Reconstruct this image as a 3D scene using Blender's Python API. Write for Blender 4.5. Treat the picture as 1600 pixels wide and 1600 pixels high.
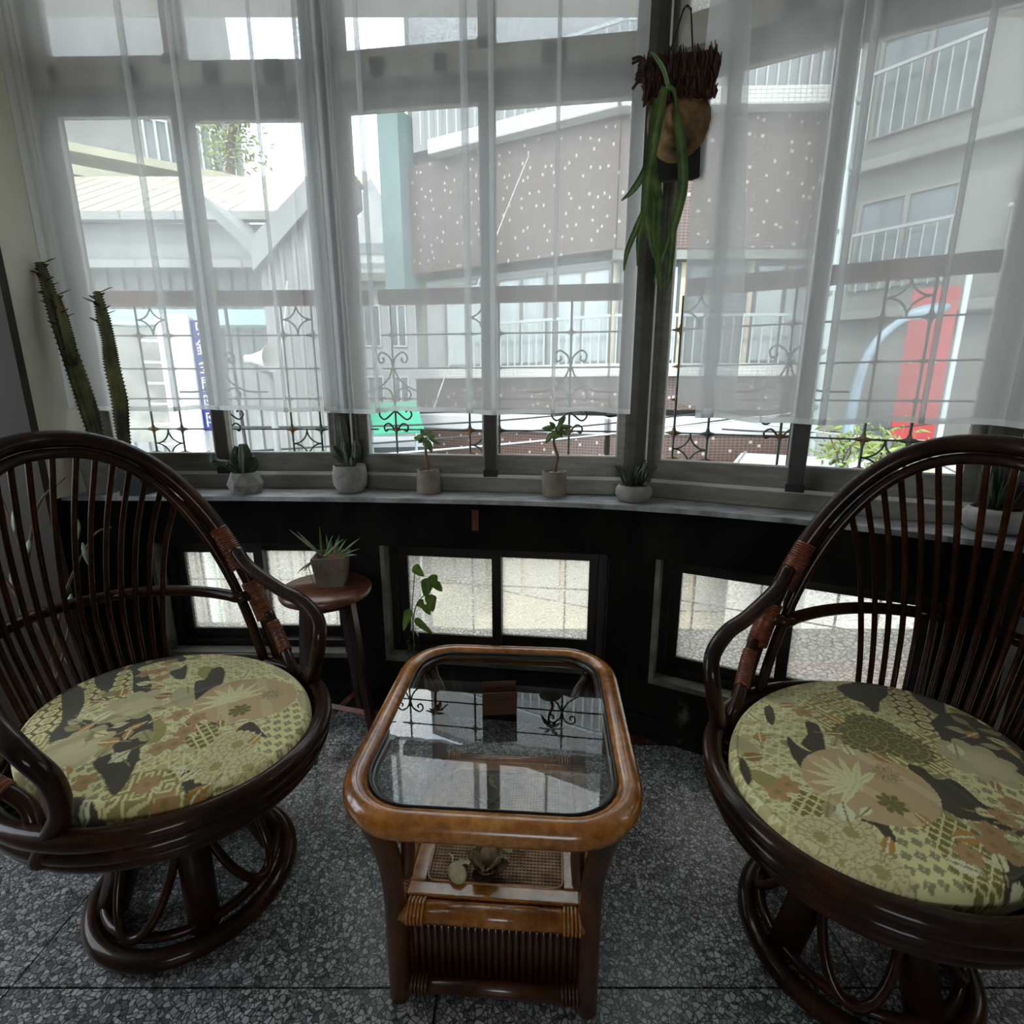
import bpy, bmesh, math, random
import numpy as np
from mathutils import Vector, Matrix

for o in list(bpy.data.objects):
    bpy.data.objects.remove(o, do_unlink=True)
random.seed(7)
SC = bpy.context.scene
COL = SC.collection
PI = math.pi

# ------------------------------------------------------------------ camera
cam_d = bpy.data.cameras.new('camera')
cam = bpy.data.objects.new('camera', cam_d)
COL.objects.link(cam)
cam_d.sensor_width = 36.0
cam_d.lens = 18.0
cam_d.clip_start = 0.02
cam_d.clip_end = 500
cam.location = (0, 0, 1.25)
cam.rotation_euler = (math.radians(90 - 13.2), 0, 0)
SC.camera = cam

# ------------------------------------------------------------------ world: bright hazy sky with soft clouds
W = bpy.data.worlds.new('world')
SC.world = W
W.use_nodes = True
nt = W.node_tree
nt.nodes.clear()
wo = nt.nodes.new('ShaderNodeOutputWorld')
bg = nt.nodes.new('ShaderNodeBackground')
tc = nt.nodes.new('ShaderNodeTexCoord')
ns = nt.nodes.new('ShaderNodeTexNoise')
ns.inputs['Scale'].default_value = 3.2
ns.inputs['Detail'].default_value = 6
ns.inputs['Roughness'].default_value = .55
cr_ = nt.nodes.new('ShaderNodeValToRGB')
cr_.color_ramp.elements[0].position = .38
cr_.color_ramp.elements[0].color = (.58, .74, .92, 1)
cr_.color_ramp.elements[1].position = .55
cr_.color_ramp.elements[1].color = (.98, 1.0, 1.0, 1)
nt.links.new(tc.outputs['Generated'], ns.inputs['Vector'])
nt.links.new(ns.outputs['Fac'], cr_.inputs['Fac'])
nt.links.new(cr_.outputs['Color'], bg.inputs['Color'])
nt.links.new(bg.outputs['Background'], wo.inputs['Surface'])
bg.inputs['Strength'].default_value = 4.0

# ------------------------------------------------------------------ sun (high, behind the room, softened by haze)
sd = bpy.data.lights.new('sun', 'SUN')
sd.energy = 3.2
sd.angle = math.radians(6)
sd.color = (1.0, .96, .9)
sun = bpy.data.objects.new('sun', sd)
COL.objects.link(sun)
sun.location = (0, -4, 12)
sun.rotation_euler = (math.radians(38), math.radians(-14), 0)

SC.view_settings.view_transform = 'Standard'
SC.view_settings.look = 'None'
SC.view_settings.gamma = 1.0
SC.view_settings.exposure = 0.5
SC.view_settings.use_curve_mapping = False
SC.cycles.transparent_max_bounces = 16
SC.cycles.max_bounces = 8
SC.cycles.caustics_reflective = False
SC.cycles.caustics_refractive = False
SC.cycles.sample_clamp_indirect = 6.0


# ------------------------------------------------------------------ mesh helpers
class MB:
    def __init__(s):
        s.v = []
        s.f = []
        s.sm = []

    def add(s, vs, fs, smooth=False):
        b = len(s.v)
        s.v.extend([tuple(p) for p in vs])
        for f in fs:
            s.f.append(tuple(i + b for i in f))
            s.sm.append(smooth)
        return s

    def box(s, x0, x1, y0, y1, z0, z1):
        if x0 > x1: x0, x1 = x1, x0
        if y0 > y1: y0, y1 = y1, y0
        if z0 > z1: z0, z1 = z1, z0
        v = [(x0, y0, z0), (x1, y0, z0), (x1, y1, z0), (x0, y1, z0), (x0, y0, z1), (x1, y0, z1), (x1, y1, z1), (x0, y1, z1)]
        f = [(0, 3, 2, 1), (4, 5, 6, 7), (0, 1, 5, 4), (1, 2, 6, 5), (2, 3, 7, 6), (3, 0, 4, 7)]
        return s.add(v, f)

    def bbox(s, x0, x1, y0, y1, z0, z1, b):
        """box with chamfered edges"""
        bm = bmesh.new()
        bmesh.ops.create_cube(bm, size=1)
        for v in bm.verts:
            v.co = Vector(((x0 + x1) / 2 + v.co.x * (x1 - x0), (y0 + y1) / 2 + v.co.y * (y1 - y0), (z0 + z1) / 2 + v.co.z * (z1 - z0)))
        bmesh.ops.bevel(bm, geom=list(bm.edges), offset=b, segments=2, affect='EDGES', profile=.6)
        bm.verts.index_update()
        s.add([v.co[:] for v in bm.verts], [[v.index for v in f.verts] for f in bm.faces])
        bm.free()
        return s

    def tube(s, pts, r, n=8, closed=False, caps=True, flat=1.0):
        P = [Vector(p) for p in pts]
        m = len(P)
        R = r if hasattr(r, '__len__') else [r] * m
        T = []
        for i in range(m):
            a = P[(i - 1) % m] if (closed or i > 0) else P[i]
            b = P[(i + 1) % m] if (closed or i < m - 1) else P[i]
            t = (b - a)
            T.append(t.normalized() if t.length > 1e-9 else Vector((0, 0, 1)))
        up = Vector((0, 0, 1)) if abs(T[0].z) < .9 else Vector((1, 0, 0))
        N = [(up - T[0] * up.dot(T[0])).normalized()]
        for i in range(1, m):
            q = T[i - 1].rotation_difference(T[i])
            nn = q @ N[-1]
            nn = (nn - T[i] * nn.dot(T[i])).normalized()
            N.append(nn)
        vs = []
        for i in range(m):
            B = T[i].cross(N[i])
            for k in range(n):
                a = 2 * PI * k / n
                vs.append(P[i] + N[i] * (math.cos(a) * R[i]) + B * (math.sin(a) * R[i] * flat))
        fs = []
        for i in range(m if closed else m - 1):
            j = (i + 1) % m
            for k in range(n):
                l = (k + 1) % n
                fs.append((i * n + k, i * n + l, j * n + l, j * n + k))
        s.add(vs, fs, True)
        if caps and not closed:
            b = len(s.v) - m * n
            s.f.append(tuple(b + k for k in range(n))[::-1]); s.sm.append(False)
            s.f.append(tuple(b + (m - 1) * n + k for k in range(n))); s.sm.append(False)
        return s

    def lathe(s, prof, n=24, c=(0, 0, 0), sx=1.0, sy=1.0, smooth=True, close=True, rot=0.0):
        vs = []
        for r, z in prof:
            for k in range(n):
                a = 2 * PI * k / n + rot
                vs.append((c[0] + r * sx * math.cos(a), c[1] + r * sy * math.sin(a), c[2] + z))
        fs = []
        for i in range(len(prof) - 1):
            for k in range(n):
                l = (k + 1) % n
                fs.append((i * n + k, i * n + l, (i + 1) * n + l, (i + 1) * n + k))
        s.add(vs, fs, smooth)
        if close:
            b = len(s.v) - len(vs)
            if prof[0][0] > 1e-6:
                s.f.append(tuple(b + k for k in range(n))[::-1]); s.sm.append(False)
            if prof[-1][0] > 1e-6:
                s.f.append(tuple(b + (len(prof) - 1) * n + k for k in range(n))); s.sm.append(False)
        return s

    def prism(s, poly, z0, z1):
        n = len(poly)
        vs = [(x, y, z0) for x, y in poly] + [(x, y, z1) for x, y in poly]
        fs = [tuple(range(n))[::-1], tuple(range(n, 2 * n))] + [(i, (i + 1) % n, n + (i + 1) % n, n + i) for i in range(n)]
        return s.add(vs, fs)

    def ell(s, c, rx, ry, rz, n=12, m=8):
        pr = [(math.sin(PI * i / m), -math.cos(PI * i / m)) for i in range(m + 1)]
        vs = []
        for r, z in pr:
            for k in range(n):
                a = 2 * PI * k / n
                vs.append((c[0] + rx * r * math.cos(a), c[1] + ry * r * math.sin(a), c[2] + rz * z))
        fs = [(i * n + k, i * n + (k + 1) % n, (i + 1) * n + (k + 1) % n, (i + 1) * n + k) for i in range(m) for k in range(n)]
        return s.add(vs, fs, True)

    def xf(s, M, start=0):
        for i in range(start, len(s.v)):
            s.v[i] = tuple(M @ Vector(s.v[i]))
        return s

    XF = None

    def build(s, name, m, parent=None, origin=None, subs=0):
        me = bpy.data.meshes.new(name)
        if MB.XF is not None:
            s.xf(MB.XF)
        v = s.v
        if origin is not None:
            ox, oy, oz = origin
            v = [(a - ox, b - oy, c - oz) for a, b, c in v]
        me.from_pydata(v, [], s.f)
        me.polygons.foreach_set('use_smooth', s.sm)
        if m is not None:
            me.materials.append(MAT(m) if isinstance(m, str) else m)
        me.update()
        o = bpy.data.objects.new(name, me)
        COL.objects.link(o)
        if parent is not None:
            o.parent = parent
        if origin is not None:
            o.location = origin
        return o


def tag(o, label=None, cat=None, group=None, kind=None):
    if label: o['label'] = label
    if cat: o['category'] = cat
    if group: o['group'] = group
    if kind: o['kind'] = kind
    return o


def thing(name, loc, rz=0.0, label=None, cat=None, group=None, kind=None):
    o = bpy.data.objects.new(name, None)
    o.empty_display_size = .05
    COL.objects.link(o)
    o.location = loc
    o.rotation_euler = (0, 0, rz)
    return tag(o, label, cat, group, kind)


def copy_tree(o, parent=None):
    c = o.copy()
    COL.objects.link(c)
    c.parent = parent
    for ch in list(o.children):
        copy_tree(ch, c)
    return c


def spl(P, n=8, closed=False):
    """Catmull-Rom through points"""
    P = [Vector(p) for p in P]
    m = len(P)
    out = []
    for i in range(m if closed else m - 1):
        if closed:
            a, b, c, d = P[(i - 1) % m], P[i], P[(i + 1) % m], P[(i + 2) % m]
        else:
            a = P[i - 1] if i > 0 else 2 * P[0] - P[1]
            b, c = P[i], P[i + 1]
            d = P[i + 2] if i + 2 < m else 2 * P[-1] - P[-2]
        for k in range(n):
            t = k / n
            out.append(.5 * ((2 * b) + (c - a) * t + (2 * a - 5 * b + 4 * c - d) * t * t + (3 * b - a - 3 * c + d) * t ** 3))
    if not closed:
        out.append(P[-1])
    return out


def leaf(mb, base, tip, w, up=(0, 0, 1), bend=0.0, n=8, shape='leaf', th=.0012):
    """a leaf blade with thickness: pointed strip from base to tip, folded slightly along its midrib"""
    A, B = Vector(base), Vector(tip)
    d = B - A
    L = d.length
    t = d.normalized()
    u = Vector(up)
    side = t.cross(u)
    if side.length < 1e-4:
        side = t.cross(Vector((1, 0, 0)))
    side.normalize()
    nrm = side.cross(t).normalized()
    vs = []
    for i in range(n + 1):
        s_ = i / n
        if shape == 'leaf':
            ww = w * (math.sin(PI * min(1, s_ * .98 + .02)) ** .8) * (1.15 - .5 * s_)
        elif shape == 'heart':
            ww = w * max(.02, (1 - s_) ** .55 * min(1, (s_ * 5 + .25)))
        else:
            ww = w * (1 - s_ ** 3) * (.75 + .4 * math.sin(PI * s_)) + .0004
        c = A + t * (L * s_) + nrm * (bend * L * math.sin(PI * s_ * .5) ** 2)
        for k, off in ((-1, .12), (0, -.05), (1, .12)):
            p = c + side * (ww * k) + nrm * (off * ww)
            vs.append(p)
    m = len(vs)
    vs2 = [p - nrm * th for p in vs]
    fs = []
    for i in range(n):
        for k in range(2):
            a, b, c, d_ = i * 3 + k, i * 3 + k + 1, (i + 1) * 3 + k + 1, (i + 1) * 3 + k
            fs.append((a, b, c, d_))
            fs.append((m + a, m + d_, m + c, m + b))
        for k in (0, 2):
            a, d_ = i * 3 + k, (i + 1) * 3 + k
            fs.append((a, d_, m + d_, m + a) if k == 0 else (a, m + a, m + d_, d_))
    mb.add(vs + vs2, fs, True)
    return mb


def ribbon(mb, pts, w, up=(0, -1, 0), th=.0015):
    """strap leaf along a curve, width list, with thickness"""
    P = [Vector(p) for p in pts]
    m = len(P)
    Wd = w if hasattr(w, '__len__') else [w] * m
    vs = []
    nrms = []
    for i in range(m):
        t = (P[min(m - 1, i + 1)] - P[max(0, i - 1)]).normalized()
        side = t.cross(Vector(up))
        if side.length < 1e-4: side = Vector((1, 0, 0))
        side.normalize()
        nr = side.cross(t).normalized()
        nrms.append(nr)
        vs += [P[i] - side * Wd[i] + nr * Wd[i] * .15, P[i], P[i] + side * Wd[i] + nr * Wd[i] * .15]
    M_ = len(vs)
    vs2 = [v - nrms[i // 3] * th for i, v in enumerate(vs)]
    fs = []
    for i in range(m - 1):
        for k in range(2):
            a, b, c, d_ = i * 3 + k, i * 3 + k + 1, (i + 1) * 3 + k + 1, (i + 1) * 3 + k
            fs += [(a, b, c, d_), (M_ + a, M_ + d_, M_ + c, M_ + b)]
        for k in (0, 2):
            a, d_ = i * 3 + k, (i + 1) * 3 + k
            fs.append((a, d_, M_ + d_, M_ + a))
    mb.add(vs + vs2, fs, True)
    return mb


# ------------------------------------------------------------------ materials
_M = {}
SPEC = {}


def lin(h):
    c = [int(h[i:i + 2], 16) / 255 for i in (0, 2, 4)]
    return tuple(((x / 12.92) if x <= .04045 else ((x + .055) / 1.055) ** 2.4) for x in c) + (1,)


def newmat(name):
    m = bpy.data.materials.new(name)
    m.use_nodes = True
    n = m.node_tree
    n.nodes.clear()
    out = n.nodes.new('ShaderNodeOutputMaterial')
    return m, n, out


def nd(n, t, **kw):
    x = n.nodes.new(t)
    for k, v in kw.items():
        if k in x.inputs:
            x.inputs[k].default_value = v
        else:
            setattr(x, k, v)
    return x


def ramp(n, fac, stops):
    r = n.nodes.new('ShaderNodeValToRGB')
    e = r.color_ramp.elements
    while len(e) < len(stops):
        e.new(.5)
    for i, (p, c) in enumerate(stops):
        e[i].position = p
        e[i].color = c
    n.links.new(fac, r.inputs['Fac'])
    return r


def coords(n, scale=(1, 1, 1), kind='Object', rot=(0, 0, 0)):
    t = n.nodes.new('ShaderNodeTexCoord')
    mp = n.nodes.new('ShaderNodeMapping')
    mp.inputs['Scale'].default_value = scale
    mp.inputs['Rotation'].default_value = rot
    n.links.new(t.outputs[kind], mp.inputs['Vector'])
    return mp.outputs['Vector']


def MAT(name):
    if name in _M:
        return _M[name]
    _M[name] = SPEC[name](name)
    return _M[name]


def noisy(c0, c1, scale=12, stain=None, stretch=(1, 1, 1), rough=.5, metallic=0.0, bump=0.0, detail=5, lo=.35, hi=.65, coat=0.0, spec=.5, kind='Object'):
    def f(name):
        m, n, out = newmat(name)
        b = nd(n, 'ShaderNodeBsdfPrincipled')
        b.inputs['Roughness'].default_value = rough
        b.inputs['Metallic'].default_value = metallic
        b.inputs['Coat Weight'].default_value = coat
        b.inputs['Coat Roughness'].default_value = .12
        b.inputs['Specular IOR Level'].default_value = spec
        v = coords(n, stretch, kind)
        t = nd(n, 'ShaderNodeTexNoise', Scale=scale, Detail=detail, Roughness=.6)
        n.links.new(v, t.inputs['Vector'])
        r = ramp(n, t.outputs['Fac'], [(lo, lin(c0)), (hi, lin(c1))] + ([(hi + .06, lin(stain))] if stain else []))
        n.links.new(r.outputs['Color'], b.inputs['Base Color'])
        if bump:
            bp = nd(n, 'ShaderNodeBump', Strength=bump, Distance=.003)
            n.links.new(t.outputs['Fac'], bp.inputs['Height'])
            n.links.new(bp.outputs['Normal'], b.inputs['Normal'])
        n.links.new(b.outputs['BSDF'], out.inputs['Surface'])
        return m
    return f


def wood(c0, c1, c2, scale=6, stretch=(1, 1, 1), rough=.3, coat=.5, spec=.5):
    """rattan / wood: streaked grain plus darker blotches"""
    def f(name):
        m, n, out = newmat(name)
        b = nd(n, 'ShaderNodeBsdfPrincipled')
        b.inputs['Roughness'].default_value = rough
        b.inputs['Coat Weight'].default_value = coat
        b.inputs['Coat Roughness'].default_value = .12
        b.inputs['Specular IOR Level'].default_value = spec
        v = coords(n, stretch)
        t = nd(n, 'ShaderNodeTexNoise', Scale=scale, Detail=7, Roughness=.65)
        t2 = nd(n, 'ShaderNodeTexNoise', Scale=scale * 8, Detail=3)
        n.links.new(v, t.inputs['Vector'])
        n.links.new(v, t2.inputs['Vector'])
        r = ramp(n, t.outputs['Fac'], [(.3, lin(c0)), (.55, lin(c1)), (.75, lin(c2))])
        mx = nd(n, 'ShaderNodeMix', data_type='RGBA', blend_type='MULTIPLY')
        mx.inputs[0].default_value = .45
        r2 = ramp(n, t2.outputs['Fac'], [(.35, (.45, .45, .45, 1)), (.6, (1, 1, 1, 1))])
        n.links.new(r.outputs['Color'], mx.inputs[6])
        n.links.new(r2.outputs['Color'], mx.inputs[7])
        n.links.new(mx.outputs[2], b.inputs['Base Color'])
        bp = nd(n, 'ShaderNodeBump', Strength=.12, Distance=.002)
        n.links.new(t2.outputs['Fac'], bp.inputs['Height'])
        n.links.new(bp.outputs['Normal'], b.inputs['Normal'])
        n.links.new(b.outputs['BSDF'], out.inputs['Surface'])
        return m
    return f


def m_glass(tint=(1, 1, 1, 1), refl=.5):
    def f(name):
        m, n, out = newmat(name)
        tr = nd(n, 'ShaderNodeBsdfTransparent')
        tr.inputs['Color'].default_value = tint
        gl = nd(n, 'ShaderNodeBsdfGlossy', Roughness=0.0)
        fr = nd(n, 'ShaderNodeFresnel', IOR=1.5)
        mu = nd(n, 'ShaderNodeMath', operation='MULTIPLY')
        mu.inputs[1].default_value = refl
        n.links.new(fr.outputs['Fac'], mu.inputs[0])
        ge = nd(n, 'ShaderNodeNewGeometry')
        iv = nd(n, 'ShaderNodeMath', operation='SUBTRACT')
        iv.inputs[0].default_value = 1.0
        n.links.new(ge.outputs['Backfacing'], iv.inputs[1])
        m2 = nd(n, 'ShaderNodeMath', operation='MULTIPLY')
        n.links.new(mu.outputs[0], m2.inputs[0])
        n.links.new(iv.outputs[0], m2.inputs[1])
        mx = nd(n, 'ShaderNodeMixShader')
        n.links.new(m2.outputs[0], mx.inputs['Fac'])
        n.links.new(tr.outputs[0], mx.inputs[1])
        n.links.new(gl.outputs[0], mx.inputs[2])
        n.links.new(mx.outputs[0], out.inputs['Surface'])
        return m
    return f


def m_pattern_glass(scale, clear, tint):
    """figured glass: little clear flecks in a light-scattering sheet"""
    def f(name):
        m, n, out = newmat(name)
        v = coords(n, (1, 1, 1.7))
        no = nd(n, 'ShaderNodeTexNoise', Scale=scale * .5, Detail=2)
        n.links.new(v, no.inputs['Vector'])
        ad = nd(n, 'ShaderNodeMix', data_type='RGBA', blend_type='ADD')
        ad.inputs[0].default_value = .035
        n.links.new(v, ad.inputs[6])
        n.links.new(no.outputs['Color'], ad.inputs[7])
        vo = nd(n, 'ShaderNodeTexVoronoi', Scale=scale)
        vo.feature = 'DISTANCE_TO_EDGE'
        n.links.new(ad.outputs[2], vo.inputs['Vector'])
        r = ramp(n, vo.outputs['Distance'], [(.02, (clear + .3, clear + .3, clear + .3, 1)), (.2, (max(0, clear - .05),) * 3 + (1,))])
        tr = nd(n, 'ShaderNodeBsdfTransparent')
        tr.inputs['Color'].default_value = tint
        tl = nd(n, 'ShaderNodeBsdfTranslucent')
        tl.inputs['Color'].default_value = tint
        bp = nd(n, 'ShaderNodeBump', Strength=1.0, Distance=.004)
        n.links.new(vo.outputs['Distance'], bp.inputs['Height'])
        n.links.new(bp.outputs['Normal'], tl.inputs['Normal'])
        mx = nd(n, 'ShaderNodeMixShader')
        n.links.new(r.outputs['Color'], mx.inputs['Fac'])
        n.links.new(tl.outputs[0], mx.inputs[1])
        n.links.new(tr.outputs[0], mx.inputs[2])
        n.links.new(mx.outputs[0], out.inputs['Surface'])
        return m
    return f


def m_curtain(clear, col):
    def f(name):
        m, n, out = newmat(name)
        tr = nd(n, 'ShaderNodeBsdfTransparent')
        tl = nd(n, 'ShaderNodeBsdfTranslucent', Color=col)
        df = nd(n, 'ShaderNodeBsdfDiffuse', Color=col)
        m1 = nd(n, 'ShaderNodeMixShader', Fac=.35)
        n.links.new(tl.outputs[0], m1.inputs[1])
        n.links.new(df.outputs[0], m1.inputs[2])
        v = coords(n, (1, 1, .25))
        no = nd(n, 'ShaderNodeTexNoise', Scale=9, Detail=4)
        n.links.new(v, no.inputs['Vector'])
        r = ramp(n, no.outputs['Fac'], [(.3, (clear - .05,) * 3 + (1,)), (.7, (clear + .05,) * 3 + (1,))])
        mx = nd(n, 'ShaderNodeMixShader')
        n.links.new(r.outputs['Color'], mx.inputs['Fac'])
        n.links.new(m1.outputs[0], mx.inputs[1])
        n.links.new(tr.outputs[0], mx.inputs[2])
        n.links.new(mx.outputs[0], out.inputs['Surface'])
        return m
    return f


def m_terrazzo(chip0, chip1, matrix, scale=62):
    def f(name):
        m, n, out = newmat(name)
        b = nd(n, 'ShaderNodeBsdfPrincipled', Roughness=.34)
        v = coords(n, (1, 1, 1), 'Object')
        no = nd(n, 'ShaderNodeTexNoise', Scale=30.0, Detail=2)
        n.links.new(v, no.inputs['Vector'])
        ad = nd(n, 'ShaderNodeMix', data_type='RGBA', blend_type='ADD')
        ad.inputs[0].default_value = .02
        n.links.new(v, ad.inputs[6])
        n.links.new(no.outputs['Color'], ad.inputs[7])
        ve = nd(n, 'ShaderNodeTexVoronoi', Scale=scale)
        ve.feature = 'DISTANCE_TO_EDGE'
        vc = nd(n, 'ShaderNodeTexVoronoi', Scale=scale)
        n.links.new(ad.outputs[2], ve.inputs['Vector'])
        n.links.new(ad.outputs[2], vc.inputs['Vector'])
        sp = nd(n, 'ShaderNodeSeparateColor')
        n.links.new(vc.outputs['Color'], sp.inputs[0])
        rc = ramp(n, sp.outputs[0], [(0.0, lin(chip0)), (1.0, lin(chip1))])
        re = ramp(n, ve.outputs['Distance'], [(.03, (0, 0, 0, 1)), (.13, (1, 1, 1, 1))])
        mx = nd(n, 'ShaderNodeMix', data_type='RGBA')
        n.links.new(re.outputs['Color'], mx.inputs[0])
        mx.inputs[6].default_value = lin(matrix)
        n.links.new(rc.outputs['Color'], mx.inputs[7])
        big = nd(n, 'ShaderNodeTexNoise', Scale=2.5, Detail=4)
        n.links.new(v, big.inputs['Vector'])
        rb = ramp(n, big.outputs['Fac'], [(.3, (.7, .7, .7, 1)), (.7, (1, 1, 1, 1))])
        m2 = nd(n, 'ShaderNodeMix', data_type='RGBA', blend_type='MULTIPLY')
        m2.inputs[0].default_value = 1
        n.links.new(mx.outputs[2], m2.inputs[6])
        n.links.new(rb.outputs['Color'], m2.inputs[7])
        n.links.new(m2.outputs[2], b.inputs['Base Color'])
        n.links.new(b.outputs['BSDF'], out.inputs['Surface'])
        return m
    return f


def m_tile(c0, c1, grout, sx=.11, sy=.055, dots=None, rough=.4):
    """small facade tiles, with scattered pale ones"""
    def f(name):
        m, n, out = newmat(name)
        b = nd(n, 'ShaderNodeBsdfPrincipled', Roughness=rough)
        t = n.nodes.new('ShaderNodeTexCoord')
        sp = nd(n, 'ShaderNodeSeparateXYZ')
        n.links.new(t.outputs['Object'], sp.inputs[0])
        cb = nd(n, 'ShaderNodeCombineXYZ')
        sm = nd(n, 'ShaderNodeMath', operation='SUBTRACT')
        n.links.new(sp.outputs['X'], sm.inputs[0])
        n.links.new(sp.outputs['Y'], sm.inputs[1])
        n.links.new(sm.outputs[0], cb.inputs['X'])
        n.links.new(sp.outputs['Z'], cb.inputs['Y'])
        br = nd(n, 'ShaderNodeTexBrick')
        br.inputs['Scale'].default_value = 1
        br.inputs['Brick Width'].default_value = sx
        br.inputs['Row Height'].default_value = sy
        br.inputs['Mortar Size'].default_value = .006
        br.inputs['Color1'].default_value = lin(c0)
        br.inputs['Color2'].default_value = lin(c1)
        br.inputs['Mortar'].default_value = lin(grout)
        br.offset = 0
        n.links.new(cb.outputs[0], br.inputs['Vector'])
        last = br.outputs['Color']
        if dots:
            vo = nd(n, 'ShaderNodeTexVoronoi', Scale=3.4)
            vo.voronoi_dimensions = '2D'
            vo.distance = 'CHEBYCHEV'
            n.links.new(cb.outputs[0], vo.inputs['Vector'])
            lt = nd(n, 'ShaderNodeMath', operation='LESS_THAN')
            lt.inputs[1].default_value = .085
            n.links.new(vo.outputs['Distance'], lt.inputs[0])
            mx = nd(n, 'ShaderNodeMix', data_type='RGBA')
            n.links.new(lt.outputs[0], mx.inputs[0])
            n.links.new(last, mx.inputs[6])
            mx.inputs[7].default_value = lin(dots)
            last = mx.outputs[2]
        n.links.new(last, b.inputs['Base Color'])
        n.links.new(b.outputs['BSDF'], out.inputs['Surface'])
        return m
    return f


def m_vcol(rough=.75):
    def f(name):
        m, n, out = newmat(name)
        b = nd(n, 'ShaderNodeBsdfPrincipled', Roughness=rough)
        b.inputs['Sheen Weight'].default_value = .15
        a = nd(n, 'ShaderNodeAttribute')
        a.attribute_name = 'print'
        v = coords(n)
        no = nd(n, 'ShaderNodeTexNoise', Scale=420, Detail=2)
        n.links.new(v, no.inputs['Vector'])
        bp = nd(n, 'ShaderNodeBump', Strength=.25, Distance=.001)
        n.links.new(no.outputs['Fac'], bp.inputs['Height'])
        n.links.new(bp.outputs['Normal'], b.inputs['Normal'])
        n.links.new(a.outputs['Color'], b.inputs['Base Color'])
        n.links.new(b.outputs['BSDF'], out.inputs['Surface'])
        return m
    return f


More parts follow.
